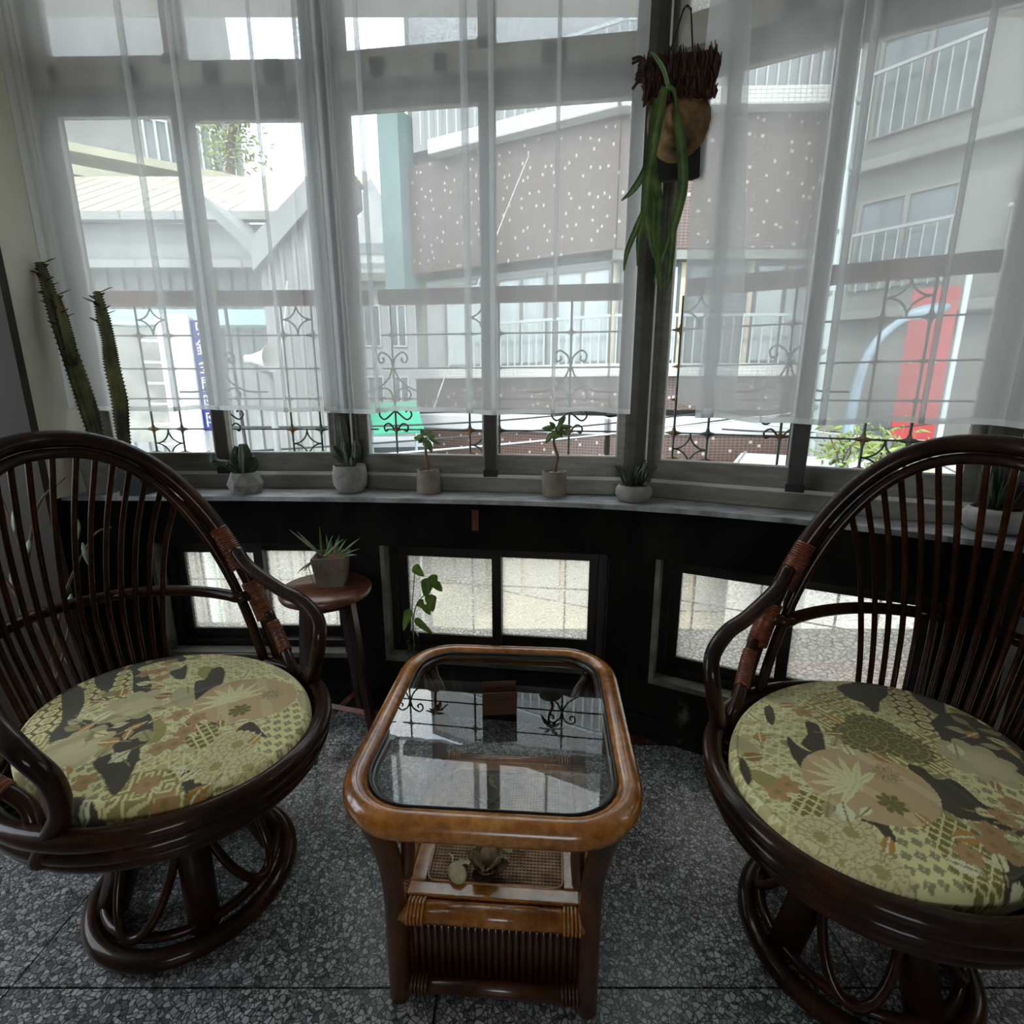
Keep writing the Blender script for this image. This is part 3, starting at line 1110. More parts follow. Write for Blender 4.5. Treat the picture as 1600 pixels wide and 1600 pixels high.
def make_chair(loc, yaw, label):
    t = thing('rattan_swivel_chair', loc, yaw, label, 'chair', 'pair of rattan swivel chairs')
    # seat hoops: a stack of bent poles
    for sc, dz, r in ((1.0, 0, .021), (.985, -.036, .019), (.945, -.068, .018), (.86, -.096, .016)):
        MB().tube([ring_pt(2 * PI * k / 72, sc, RZ + dz) for k in range(72)], r, 12, closed=True).build('seat_hoop', 'rattan_dark', t)
    # seat pan closing the bottom
    pan = MB()
    pan.lathe([(.0, RZ - .135), (.20, RZ - .135), (.80, RZ - .112), (.95, RZ - .07), (.95, RZ - .055), (.78, RZ - .075), (.0, RZ - .085)], 40, (0, RO, 0), RX, RY)
    pan.build('seat_pan', 'rattan_dark', t)
    # slats that carry the cushion, seen in the gap beside it
    for k in range(-9, 10):
        y = k * .038
        hw = RX * .96 * math.sqrt(max(0, 1 - (y / (RY * .98)) ** 2))
        if hw > .05:
            MB().box(-hw, hw, y + RO - .006, y + RO + .006, RZ - .040 - .022 * y / .39, RZ - .028 - .022 * y / .39).build('seat_slat', 'rattan_rod', t)
    # back hoops
    th = [PI / 2 * (1 - math.cos(PI * k / 84)) for k in range(85)]
    MB().tube([arch_pt(a) for a in th], .0215, 12).build('back_hoop', 'rattan_dark', t)
    MB().tube([arch_pt(a, .036) + Vector((0, .004, 0)) for a in th], .0135, 10).build('back_hoop', 'rattan_dark', t)
    # rail behind the spindles
    rb = []
    for k in range(33):
        ph = PI * k / 32
        rb.append((.29 * math.cos(ph), .075 + .435 * math.sin(ph) ** .9, .660))
    e_ = arch_at_z(.66, 1, .012); rb[0] = tuple(e_); rb[-1] = (-e_.x, e_.y, e_.z)
    MB().tube(spl(rb, 2), .0165, 10).build('back_rail', 'rattan_dark', t)
    # spindles
    NS = 15
    for k in range(NS):
        s = -1 + 2 * k / (NS - 1)
        a1 = PI / 2 - s * math.radians(41)
        a2 = PI / 2 - s * math.radians(44)
        a3 = PI / 2 - s * math.radians(31)
        top = arch_pt(a1, .030)
        mid = Vector((.278 * math.cos(a2), .070 + .405 * math.sin(a2), .660))
        bot = Vector((RX * .97 * math.cos(a3), RY * .97 * math.sin(a3) + RO, .40))
        MB().tube(spl([top, top.lerp(mid, .5) + Vector((0, .022, 0)), mid, mid.lerp(bot, .5) + Vector((0, .012, 0)), bot], 6), .0072, 8).build('back_spindle', 'rattan_rod', t)
    # arms, struts and bindings
    for sg in (1, -1):
        pts = [(.302, .145, .80), (.298, .085, .758), (.305, -.03, .712), (.312, -.105, .692), (.304, -.176, .655), (.285, -.196, .60), (.278, -.178, .52), (.296, -.135, .445), (.305, -.12, .41)]
        MB().tube(spl([(x * sg, y, z) for x, y, z in pts], 6), .0185, 12).build('armrest', 'rattan_dark', t)
        p0 = arch_at_z(.86, sg); p1 = arch_at_z(.80, sg); p2 = arch_at_z(.745, sg)
        off = Vector((-.012 * sg, -.012, 0))
        coil(MB(), [p0 + off * .3, p1 + off * .8, p2 + off], [.0235, .027], .0026, 20).build('binding', 'binding', t)
        q0 = arch_at_z(.70, sg); q1 = arch_at_z(.64, sg); q2 = arch_at_z(.585, sg)
        coil(MB(), [q0 + off * .3, q1 + off * .3, q2 + off * .3], [.024, .025], .0026, 20).build('binding', 'binding', t)
        st = [q2 + Vector((-.004 * sg, -.02, .02)), q2 + Vector((-.012 * sg, -.06, -.03)), Vector((.292 * sg, -.06, .50)), Vector((.296 * sg, -.10, .43))]
        MB().tube(spl(st, 6), .0145, 10).build('arm_strut', 'rattan_dark', t)
        sp_ = spl(st, 6)
        coil(MB(), sp_[3:11], .0165, .0024, 16).build('binding', 'binding', t)
    # swivel and base
    MB().lathe([(.06, RZ - .145), (.115, RZ - .145), (.12, RZ - .13), (.06, RZ - .125)], 24).build('swivel_plate', 'black_plastic', t)
    MB().tube([(.218 * math.cos(2 * PI * k / 60), .218 * math.sin(2 * PI * k / 60), .0225) for k in range(60)], .0225, 10, closed=True).build('base_ring', 'rattan_dark', t)
    MB().tube([(.19 * math.cos(2 * PI * k / 60), .19 * math.sin(2 * PI * k / 60), .052) for k in range(60)], .011, 8, closed=True).build('base_ring', 'rattan_dark', t)
    for k in range(4):
        a = PI / 4 + k * PI / 2 + .35
        c, s = math.cos(a), math.sin(a)
        MB().tube([(.085 * c, .085 * s, RZ - .14), (.12 * c, .12 * s, .20), (.178 * c, .178 * s, .03)], [.034, .036, .033], 14).build('pedestal_post', 'rattan_dark', t)
        b = a + PI / 4
        lp = []
        for j in range(13):
            f = j / 12
            bb = b + (f - .5) * 1.25
            sag = math.sin(PI * f)
            rr = .10 + .098 * sag ** .8
            zz = RZ - .15 - (RZ - .15 - .055) * sag ** .75
            lp.append((rr * math.cos(bb), rr * math.sin(bb), zz))
        MB().tube(spl(lp, 3), .0105, 8).build('base_loop', 'rattan_dark', t)
    return t


CHL = ((-.824, 1.094, 0), math.radians(61.0))
CHR = ((.786, .938, 0), math.radians(-53.3))
make_chair(CHL[0], CHL[1], 'dark rattan swivel chair with hoop back on the left of the table')
make_chair(CHR[0], CHR[1], 'dark rattan swivel chair with hoop back on the right of the table')

# ------------------------------------------------------------------ printed cushions
MOT={'L':{'dark':[[(-0.356,0.108),(-0.346,0.133),(-0.299,0.108),(-0.232,0.031),(-0.196,-0.029),(-0.152,-0.045),(-0.075,-0.061),(-0.032,-0.029),(0.015,-0.076),(0.04,-0.127),(0.036,-0.161),(0.063,-0.187),(0.019,-0.187),(-0.039,-0.134),(-0.108,-0.106),(-0.151,-0.106),(-0.13,-0.148),(-0.176,-0.127),(-0.214,-0.084),(-0.236,-0.029)],[(-0.319,0.171),(-0.312,0.241),(-0.281,0.285),(-0.213,0.298),(-0.136,0.278),(-0.119,0.241),(-0.171,0.253),(-0.2,0.241),(-0.224,0.205),(-0.163,0.16),(-0.092,0.078),(-0.052,0.022),(-0.076,0.027),(-0.135,0.068),(-0.204,0.16),(-0.253,0.211),(-0.265,0.182),(-0.215,0.098),(-0.24,0.093)],[(-0.096,0.194),(-0.092,0.217),(-0.047,0.139),(-0.061,0.128),(-0.111,0.171)],[(-0.002,0.108),(0.014,0.128),(-0.002,0.182),(0.015,0.199),(0.048,0.16),(0.077,0.088),(0.065,0.059),(0.065,0.022),(0.052,0.022)],[(0.075,0.005),(0.096,0.013),(0.126,-0.029),(0.163,-0.069),(0.152,-0.076),(0.115,-0.045)],[(0.213,-0.099),(0.228,-0.061),(0.275,-0.099),(0.285,-0.113),(0.245,-0.106)],[(-0.037,-0.183),(0.01,-0.151),(0.043,-0.158),(0.073,-0.232),(0.077,-0.265),(0.064,-0.27),(0.022,-0.232)],[(0.176,-0.232),(0.186,-0.214),(0.24,-0.232),(0.3,-0.265),(0.303,-0.286),(0.248,-0.316),(0.225,-0.291)],[(0.297,-0.183),(0.32,-0.183),(0.335,-0.226),(0.322,-0.243)],[(-0.211,-0.202),(-0.14,-0.232),(-0.083,-0.276),(-0.037,-0.33),(-0.112,-0.296)],[(-0.013,-0.276),(0.032,-0.281),(0.076,-0.316),(0.037,-0.33)]],'hex':[[(-0.299,0.108),(-0.319,0.171),(-0.24,0.093),(-0.215,0.098),(-0.265,0.182),(-0.257,0.217),(-0.135,0.068),(-0.143,0.031),(-0.232,0.031)],[(-0.331,0.013),(-0.342,0.088),(-0.236,-0.029),(-0.207,-0.091),(-0.27,-0.091)]],'key':[[(-0.28,-0.106),(-0.22,-0.076),(-0.17,-0.134),(-0.153,-0.174),(-0.186,-0.187)],[(0.076,-0.316),(0.073,-0.226),(0.126,-0.214),(0.205,-0.265),(0.256,-0.335),(0.195,-0.353)]],'dots':[[(0.253,-0.102),(0.277,-0.025),(0.302,0.027),(0.36,-0.117),(0.345,-0.22),(0.283,-0.144)],[(-0.068,-0.226),(-0.032,-0.196),(0.068,-0.276),(0.072,-0.306),(0.028,-0.296)]],'green':[[(0.09,-0.102),(0.092,-0.041),(0.168,-0.088),(0.187,-0.138),(0.148,-0.151)],[(0.125,-0.226),(0.169,-0.214),(0.211,-0.254),(0.196,-0.265)]],'circle':[[(0.172,0.031)]],'peony':[[(-0.09,0.005),(-0.112,-0.144)]],'mum':[[(0.227,-0.202)],[(0.224,-0.138)],[(0.293,-0.202)],[(0.238,-0.138)]],'leafsC':[[(-0.191,-0.025),(-0.134,-0.029),(-0.064,-0.069),(-0.085,-0.099),(0.009,-0.174),(-0.186,0.018),(-0.142,0.113),(0.107,0.16),(0.213,-0.061)],[(0.189,-0.226),(0.266,-0.249),(0.009,-0.174),(-0.073,-0.286),(0.028,-0.301),(0.196,-0.095),(0.165,-0.214)]],'leafsO':[[(-0.2,0.036),(-0.14,-0.073),(-0.169,0.073),(-0.024,-0.076),(-0.022,-0.106),(-0.049,-0.127),(0.007,-0.053),(-0.04,0.045),(-0.275,0.241),(-0.085,0.088)],[(0.248,-0.276),(0.275,-0.281),(0.267,-0.12),(-0.075,-0.208),(0.165,-0.072),(0.229,-0.265)]],'leafsG':[[(-0.192,-0.045),(-0.178,-0.069),(-0.098,-0.037),(-0.104,-0.106),(0.006,-0.106),(-0.112,-0.045),(-0.227,0.253),(-0.103,0.266),(0.005,0.068),(-0.013,-0.012),(-0.193,0.068)],[(-0.036,-0.151),(0.26,-0.296),(0.023,-0.11),(0.246,-0.243)]],'flowerP':[[(-0.177,0.171),(-0.157,0.241),(-0.113,0.139),(-0.148,0.182),(0.049,-0.037),(0.099,-0.053),(0.102,-0.099)],[(0.119,-0.249),(0.177,-0.286),(-0.012,-0.237),(0.103,-0.138),(0.079,-0.151)]]},'R':{'dark':[[(0.078,0.279),(0.215,0.311),(0.181,0.239),(0.126,0.192),(0.087,0.144),(0.069,0.148),(0.077,0.183),(0.062,0.201),(0.058,0.229)],[(0.281,0.29),(0.335,0.3),(0.312,0.229),(0.263,0.157),(0.235,0.148),(0.232,0.183),(0.24,0.229)],[(0.193,0.115),(0.263,0.157),(0.31,0.157),(0.342,0.123),(0.387,0.091),(0.375,0.039),(0.246,-0.076),(0.23,-0.052),(0.205,-0.027),(0.147,0.005),(0.165,0.061)],[(-0.176,0.165),(-0.156,0.174),(-0.167,0.131),(-0.192,0.091),(-0.195,0.115)],[(-0.113,0.099),(-0.092,0.084),(-0.12,0.012),(-0.148,-0.021),(-0.167,0.018),(-0.134,0.054)],[(-0.183,0.046),(-0.175,0.005),(-0.153,-0.021),(-0.187,-0.058),(-0.195,-0.114),(-0.208,-0.087),(-0.208,-0.04),(-0.205,-0.008)],[(0.012,-0.046),(0.034,-0.058),(0.037,-0.087),(0.071,-0.081),(0.081,-0.109),(0.082,-0.14),(0.103,-0.16),(0.115,-0.188),(0.074,-0.215),(0.058,-0.188),(0.02,-0.179),(-0.006,-0.17),(-0.018,-0.135),(0.011,-0.104),(0.007,-0.076)],[(-0.179,-0.16),(-0.154,-0.165),(-0.133,-0.179),(-0.139,-0.223),(-0.153,-0.223),(-0.157,-0.197),(-0.183,-0.179)],[(-0.183,-0.275),(-0.173,-0.29),(-0.19,-0.334),(-0.214,-0.328)],[(0.007,-0.264),(0.065,-0.24),(0.069,-0.271),(0.006,-0.308),(-0.028,-0.308)],[(-0.307,-0.015),(-0.314,-0.07),(-0.333,-0.093),(-0.327,-0.04)]],'key':[[(-0.082,0.174),(0.059,0.249),(0.032,0.131),(0.074,0.068),(0.161,0.068),(0.12,-0.027),(0.045,-0.087),(-0.018,-0.058),(-0.054,-0.015),(-0.09,0.039),(-0.083,0.099)]],'hex':[[(0.197,0.269),(0.291,0.311),(0.231,0.21),(0.211,0.131),(0.161,0.068),(0.136,0.099),(0.127,0.157)]],'dots':[[(-0.148,-0.184),(-0.08,-0.17),(-0.077,-0.215),(-0.087,-0.271),(-0.098,-0.331),(-0.189,-0.328),(-0.176,-0.256)],[(0.131,-0.076),(0.199,-0.058),(0.224,-0.098),(0.162,-0.14),(0.096,-0.125)]],'green':[[(-0.069,-0.16),(-0.006,-0.17),(0.015,-0.215),(-0.018,-0.29),(-0.066,-0.325),(-0.096,-0.321),(-0.087,-0.271),(-0.077,-0.215)],[(-0.27,-0.109),(-0.226,-0.12),(-0.174,-0.14),(-0.227,-0.188),(-0.273,-0.188)],[(-0.225,-0.244),(-0.202,-0.252),(-0.201,-0.286),(-0.227,-0.279)]],'circle':[[(-0.102,-0.098)]],'mumD':[[(0.03,0.076)],[(0.049,0.015)],[(-0.023,0.039)]],'mum':[[(-0.206,-0.208)],[(-0.255,-0.252)],[(-0.203,-0.279)],[(-0.262,-0.215)]],'peony':[[(0.181,-0.024)]],'leafsC':[[(0.338,0.183),(0.333,0.135),(0.293,0.054),(0.353,0.239),(0.162,0.012),(-0.082,-0.008),(-0.189,-0.165),(-0.151,-0.165),(0.068,-0.165),(-0.063,-0.268),(0.007,-0.256),(0.135,-0.16),(-0.22,0.14),(0.002,-0.301)]],'leafsO':[[(0.252,0.072),(0.357,0.065),(0.295,0.025),(-0.076,0.054),(-0.241,0.05),(-0.027,-0.021),(-0.159,-0.232),(-0.06,-0.184),(-0.014,-0.215),(0.15,-0.093),(-0.285,-0.015),(-0.044,0.115),(-0.114,0.174),(0.1,-0.188)]],'leafsG':[[(0.226,0.087),(0.308,0.091),(0.255,0.032),(0.065,0.165),(-0.089,0.025),(-0.218,-0.16),(-0.003,-0.174),(0.063,-0.215),(-0.049,-0.271),(-0.225,0.054),(0.12,-0.179),(0.273,0.131)]],'flowerP':[[(-0.096,0.14),(0.022,-0.228),(0.042,-0.202),(-0.036,-0.248),(0.142,-0.14),(0.043,-0.248),(-0.256,-0.098),(-0.285,-0.114),(0.095,-0.17)]]}}



def srgb(h):
    return np.array(lin(h)[:3])


def paint(mo):
    N = 560
    E = .47
    g = (np.arange(N) + .5) / N * 2 * E - E
    X, Y = np.meshgrid(g, g, indexing='xy')       # [row=y][col=x]
    img = np.zeros((N, N, 3))

    def inpoly(poly):
        # smooth the outline, then even-odd
        P = [(p.x, p.y) for p in spl([(x, y, 0) for x, y in poly], 5, closed=True)]
        r = np.zeros((N, N), bool)
        n = len(P)
        for i in range(n):
            x0, y0 = P[i]
            x1, y1 = P[(i + 1) % n]
            if y0 == y1: continue
            c = ((Y >= min(y0, y1)) & (Y < max(y0, y1)))
            xi = x0 + (Y - y0) * (x1 - x0) / (y1 - y0)
            r ^= c & (X < xi)
        return r

    def put(mask, col):
        img[mask] = srgb(col) if isinstance(col, str) else col
    # base: star lattice in two creams
    img[:] = srgb('b7ad7c')
    sp = .030
    lines = np.zeros((N, N), bool)
    for an in (0, 60, 120):
        a = math.radians(an)
        d = X * math.cos(a) + Y * math.sin(a)
        lines |= np.abs((d / sp) % 1 - .5) < .06
        d2 = X * math.cos(a + PI / 6) + Y * math.sin(a + PI / 6)
        lines |= np.abs((d2 / (sp * .866)) % 1 - .5) < .055
    put(lines, 'd6cf9d')
    put((np.hypot((X / .03) % 1 - .5, (Y / .03) % 1 - .5) < .16), '9a9166')
    # soft sage washes
    big = np.sin(X * 19 + 1.3) * np.sin(Y * 23 + .7) + .6 * np.sin(X * 41 + Y * 31)
    put(big > .95, 'a9a37c')
    put(big < -1.05, '8f8a4e')
    for p in mo.get('green', []):
        m = inpoly(p)
        put(m, '6f6a2e')
        u, v = (X + Y) / .024, (X - Y) / .024
        put(m & ((np.abs(u % 1 - .5) < .12) | (np.abs(v % 1 - .5) < .12)), 'c9c48f')
    for p in mo.get('dots', []):
        m = inpoly(p)
        put(m, 'd3cb95')
        s = .024
        row = np.floor(Y / s)
        cx = (X / s + .5 * (row % 2)) % 1 - .5
        cy = (Y / s) % 1 - .5
        rr = np.hypot(cx, cy); tt = np.arctan2(cy, cx)
        put(m & (rr < .40 * (.62 + .38 * np.abs(np.cos(2 * tt)))) & (rr > .06), '8b8762')
    for p in mo.get('key', []):
        m = inpoly(p)
        put(m, 'cfc78f')
        bits = ["11111110", "10000010", "10111010", "10101010", "10100010", "10111111", "10000000", "11111110"]
        B = np.array([[int(c) for c in r] for r in bits])
        q = .0056
        u = np.floor((X * .94 + Y * .34) / q).astype(int)
        v = np.floor((-X * .34 + Y * .94) / q).astype(int)
        put(m & (B[v % 8, u % 8] == 1), '8a8250')
    for p in mo.get('hex', []):
        m = inpoly(p)
        put(m, 'cdc48c')
        s = .036
        best = np.full((N, N), 9.); sec = np.full((N, N), 9.)
        for ox, oy in ((0, 0), (.5, .866)):
            cx = (X / s - ox + .5) % 1 - .5
            cy = ((Y / s - oy + .866) % 1.732) - .866
            for dx in (-1, 0, 1):
                d = np.hypot(cx + dx, cy)
                sec = np.minimum(np.maximum(best, d), sec); best = np.minimum(best, d)
        put(m & (sec - best < .16), '55502e')
        put(m & (best < .22) & (best > .08), 'a59c66')
    for p in mo.get('dark', []):
        put(inpoly(p), '3e3a26')
    cols = {'leafsC': ['d9cfa6', 'cfc596', 'ded7b0'], 'leafsO': ['9a7430', 'a98238', '8c6a2a'], 'leafsG': ['9b9468', 'aaa37c', '8d875d']}

    def lf(x, y, L, w, a, col, vein):
        u = (X - x) * math.cos(a) + (Y - y) * math.sin(a)
        v = -(X - x) * math.sin(a) + (Y - y) * math.cos(a)
        ww = w * (1 - (u / L) ** 2) * (1 - .35 * u / L)
        m = (np.abs(u) < L) & (np.abs(v) < ww)
        put(m, col)
        put(m & (np.abs(v) < .0016), vein)

    def rose(x, y, R, lobes, depth, col, line=None, ring=None):
        r = np.hypot(X - x, Y - y); t = np.arctan2(Y - y, X - x)
        m = r < R * (1 - depth + depth * np.abs(np.cos(lobes * t / 2)))
        put(m, col)
        if line:
            put(m & (np.abs(np.sin(lobes * t / 2)) > .96) & (r > R * .2), line)
        if ring:
            put(m & (np.abs((r / R * 3.2) % 1 - .5) < .10), ring)
        return m
    rg = random.Random(11)
    # big round medallion with lily blades
    for p in mo.get('circle', []):
        for (x, y) in p:
            e = ((X - x) / .118) ** 2 + ((Y - y) / .10) ** 2
            put(e < 1, 'b59e76')
            put((e < 1) & (np.sin(X * 60 + Y * 35) > .72), 'bfae86')
            for k in range(9):
                a = .5 + k * .42
                lf(x - .03 + .035 * math.cos(a), y - .005 + .035 * math.sin(a), .055, .0075, a, 'd9cf9f', 'c9bd8c')
            rose(x + .05, y + .025, .03, 9, .4, 'a9966c', '6b6038')
            rose(x + .01, y - .05, .026, 8, .35, '6d6434', '8f8550')
    for p in mo.get('peony', []):
        for (x, y) in p:
            rose(x, y, .075, 9, .22, 'aea77e')
            rose(x + .012, y - .01, .045, 7, .25, 'b8b188')
    for p in mo.get('mumD', []):
        for (x, y) in p:
            rose(x, y, .058, 18, .12, '5f5a2c', '8d8650', '8d8650')
    for p in mo.get('mum', []):
        for (x, y) in p:
            rose(x, y, .046, 16, .14, 'c3bc90', '9a9264', 'aaa274')
            rose(x, y, .013, 8, .2, '9a8f58')
    for kx in ('leafsG', 'leafsO', 'leafsC'):
        for p in mo.get(kx, []):
            for (x, y) in p:
                a = rg.uniform(0, 2 * PI)
                L = rg.uniform(.017, .026)
                lf(x, y, L, L * rg.uniform(.42, .6), a, rg.choice(cols[kx]), 'efe6c0' if kx == 'leafsO' else '7d7448')
                # thin stalk
                u = (X - x) * math.cos(a) + (Y - y) * math.sin(a)
                v = -(X - x) * math.sin(a) + (Y - y) * math.cos(a)
                put((u < -L * .9) & (u > -L * 2.0) & (np.abs(v - (u + L) ** 2 * 6) < .0013), '9a8c5a')
    for p in mo.get('flowerP', []):
        for (x, y) in p:
            rose(x, y, .024, 5, .35, 'a5845a', None)
            rose(x, y, .007, 5, .3, '8a7a3c')
            lf(x + .025, y - .012, .013, .006, -.6, 'd9cfa6', 'b5ab7c')
    return np.clip(img * np.array([1.38, 1.34, 1.26]), 0, .85), E, N


def make_cushion(key, ch, label):
    (cx, cy, _), yaw = ch
    img, E, N = paint(MOT[key])
    SX, SY = .272, .378
    prof = []        # (scale 0..1, z)
    nr = 118
    for k in range(nr + 1):
        f = k / nr
        prof.append((f * .95, .508 - .010 * f ** 3 + .004 * math.cos(f * 2.2)))
    for k in range(1, 11):
        a = PI / 2 * k / 10
        prof.append((.95 + .05 * math.sin(a), .494 - .026 * (1 - math.cos(a)) + .004))
    zt = prof[-1][1]
    for k in range(1, 6):
        prof.append((1.0 - .012 * k / 5 * (k / 5), zt - .036 * k / 5))
    prof.append((.90, zt - .040)); prof.append((0.001, zt - .040))
    M_ = 640
    P = np.array(prof)
    ang = np.arange(M_) / M_ * 2 * PI
    R_ = P[:, 0][:, None]
    x = SX * R_ * np.cos(ang)[None]
    y = SY * R_ * np.sin(ang)[None] + .006
    z = np.repeat(P[:, 1][:, None], M_, 1)
    top = (np.arange(len(P)) <= nr)[:, None]
    # soft creases across the cloth
    z = z + np.where(R_ < .97, .0035 * np.exp(-((x * .35 + y - .02) / .012) ** 2) * (1 - R_ ** 4), 0) - .012 * y / .38
    co = np.stack([x, y, z], -1).reshape(-1, 3)
    nR = len(P)
    idx = np.arange(nR * M_).reshape(nR, M_)
    a_ = idx[:-1]; b_ = np.roll(idx, -1, 1)[:-1]; c_ = np.roll(idx, -1, 1)[1:]; d_ = idx[1:]
    quads = np.stack([a_, d_, c_, b_], -1).reshape(-1, 4)[:, ::-1]
    me = bpy.data.meshes.new('cushion')
    me.vertices.add(len(co)); me.vertices.foreach_set('co', co.astype(np.float32).ravel())
    me.loops.add(quads.size); me.loops.foreach_set('vertex_index', quads.astype(np.int32).ravel())
    me.polygons.add(len(quads))
    me.polygons.foreach_set('loop_start', (np.arange(len(quads)) * 4).astype(np.int32))
    me.polygons.foreach_set('use_smooth', np.ones(len(quads), bool))
    me.update(calc_edges=True)
    me.validate()
    # print: looked up from the flat cloth, the side continues the print outwards
    arc = P[:, 0].copy()
    for k in range(nr + 11, len(P)):
        arc[k] = 1.0 + (zt - P[k, 1]) / .32
    arc = np.minimum(arc, 1.2)[:, None]
    fx = SX * arc * np.cos(ang)[None]; fy = SY * arc * np.sin(ang)[None]
    wx = math.cos(yaw) * fx - math.sin(yaw) * fy
    wy = math.sin(yaw) * fx + math.cos(yaw) * fy
    ix = np.clip(((wx + E) / (2 * E) * N).astype(int), 0, N - 1); iy = np.clip(((wy + E) / (2 * E) * N).astype(int), 0, N - 1)
    c = img[iy, ix].reshape(-1, 3)
    at = me.color_attributes.new('print', 'FLOAT_COLOR', 'POINT')
    at.data.foreach_set('color', np.c_[c, np.ones(len(c))].astype(np.float32).ravel())
    me.materials.append(MAT('fabric'))
    o = bpy.data.objects.new('seat_cushion', me)
    COL.objects.link(o)
    o.location = (cx, cy, 0); o.rotation_euler = (0, 0, yaw)
    return tag(o, label, 'cushion', 'printed seat cushions')


make_cushion('L', CHL, 'olive and cream floral printed cushion on the left rattan chair')
make_cushion('R', CHR, 'olive and cream floral printed cushion on the right rattan chair')

# ================================================================== rattan table with glass top
tb = thing('rattan_table', (-.026, 1.035, 0), math.radians(-4), 'honey rattan side table with a glass top and cane shelf', 'table')
ZR = .515


def rrect(hw, hd, r, n=7, z=0):
    out = []
    for cx, cy, a0 in ((hw - r, hd - r, 0), (-hw + r, hd - r, PI / 2), (-hw + r, -hd + r, PI), (hw - r, -hd + r, 3 * PI / 2)):
        for k in range(n + 1):
            a = a0 + PI / 2 * k / n
            out.append((cx + r * math.cos(a), cy + r * math.sin(a), z))
    return out


def dense(P, step=.02):
    out = []
    m = len(P)
    for i in range(m):
        a, b = Vector(P[i]), Vector(P[(i + 1) % m])
        k = max(1, int((b - a).length / step))
        for j in range(k): out.append(a.lerp(b, j / k))
    return out


MB().tube(dense(rrect(.262, .300, .115, 9, ZR)), .026, 14, closed=True).build('top_rim', 'rattan_honey', tb)
MB().tube(dense(rrect(.234, .272, .095, 9, ZR + .004)), .0085, 8, closed=True).build('inner_rim', 'rattan_honey_dark', tb)
gl = rrect(.238, .276, .098, 9)
MB().prism([(x, y) for x, y, _ in gl], ZR + .013, ZR + .019).build('glass_top', 'table_glass', tb)
MB().tube(dense(rrect(.2385, .2765, .0985, 9, ZR + .016)), .0032, 6, closed=True).build('gasket', 'black_plastic', tb)
BW, BD = .196, .218
for sx in (1, -1):
    for sy in (1, -1):
        lg = [(sx * BW, sy * BD, 0), (sx * BW, sy * BD, .12), (sx * BW, sy * BD, .27), (sx * (BW + .006), sy * (BD + .006), .36), (sx * (BW + .018), sy * (BD + .024), .44), (sx * (BW + .030), sy * (BD + .044), ZR - .014)]
        lo = MB().tube(spl(lg, 6), .0225, 12).build('leg', 'rattan_honey_dark', tb)
        bk = [(sx * (BW - .022), sy * (BD - .012), .30), (sx * (BW - .026), sy * (BD - .02), .37), (sx * (BW - .012), sy * (BD - .01), .45), (sx * (BW + .022), sy * (BD + .02), ZR - .02)]
        MB().tube(spl(bk, 6), .0145, 10).build('brace', 'rattan_honey_dark', lo)
SHZ = .235


def pole_x(y, z, mat, r=.021, name='shelf_pole'):
    o = MB().tube([(-BW + .01, y, z), (BW - .01, y, z)], r, 12).build(name, mat, tb)
    for sx in (1, -1):
        mb = MB()
        for k in range(5):
            x = sx * (BW - .024 - k * .0075)
            mb.tube([(x + .0037 * math.cos(0), y + (r + .0012) * math.cos(2 * PI * j / 14), z + (r + .0012) * math.sin(2 * PI * j / 14)) for j in range(14)], .0036, 6, closed=True)
        mb.build('pole_binding', mat, o)
    return o


def pole_y(x, z, mat, r=.021, name='shelf_pole'):
    o = MB().tube([(x, -BD + .01, z), (x, BD - .01, z)], r, 12).build(name, mat, tb)
    for sy in (1, -1):
        mb = MB()
        for k in range(5):
            y = sy * (BD - .024 - k * .0075)
            mb.tube([(x + (r + .0012) * math.cos(2 * PI * j / 14), y, z + (r + .0012) * math.sin(2 * PI * j / 14)) for j in range(14)], .0036, 6, closed=True)
        mb.build('pole_binding', mat, o)
    return o


for s in (1, -1):
    pole_x(s * BD, SHZ - .012, 'rattan_honey')
    pole_y(s * BW, SHZ - .012, 'rattan_honey')
    pole_x(s * BD, .035, 'rattan_honey_dark', .018, 'bottom_pole')
    pole_y(s * BW, .035, 'rattan_honey_dark', .018, 'bottom_pole')
# shelf moulding and woven cane
for s in (1, -1):
    MB().bbox(-BW + .018, BW - .018, s * (BD - .034) - .016, s * (BD - .034) + .016, SHZ - .012, SHZ + .008, .004).build('shelf_moulding', 'rattan_honey', tb)
    MB().bbox(s * (BW - .034) - .016, s * (BW - .034) + .016, -BD + .05, BD - .05, SHZ - .012, SHZ + .008, .004).build('shelf_moulding', 'rattan_honey', tb)
MB().tube(dense(rrect(BW - .052, BD - .052, .018, 4, SHZ + .006)), .0032, 6, closed=True).build('cane_bead', 'rattan_honey', tb)
MB().box(-BW + .04, BW - .04, -BD + .04, BD - .04, SHZ - .012, SHZ - .006).build('shelf_board', 'cane_under', tb)
cn = MB()
hx, hy = BW - .05, BD - .05
st = .0078
k = 0
x = -hx
while x <= hx:
    cn.box(x - .0021, x + .0021, -hy, hy, SHZ + .0002, SHZ + .0014); x += st
y = -hy
while y <= hy:
    cn.box(-hx, hx, y - .0021, y + .0021, SHZ + .0010, SHZ + .0024); y += st
tag(cn.build('woven_cane', 'cane', tb), kind='stuff')
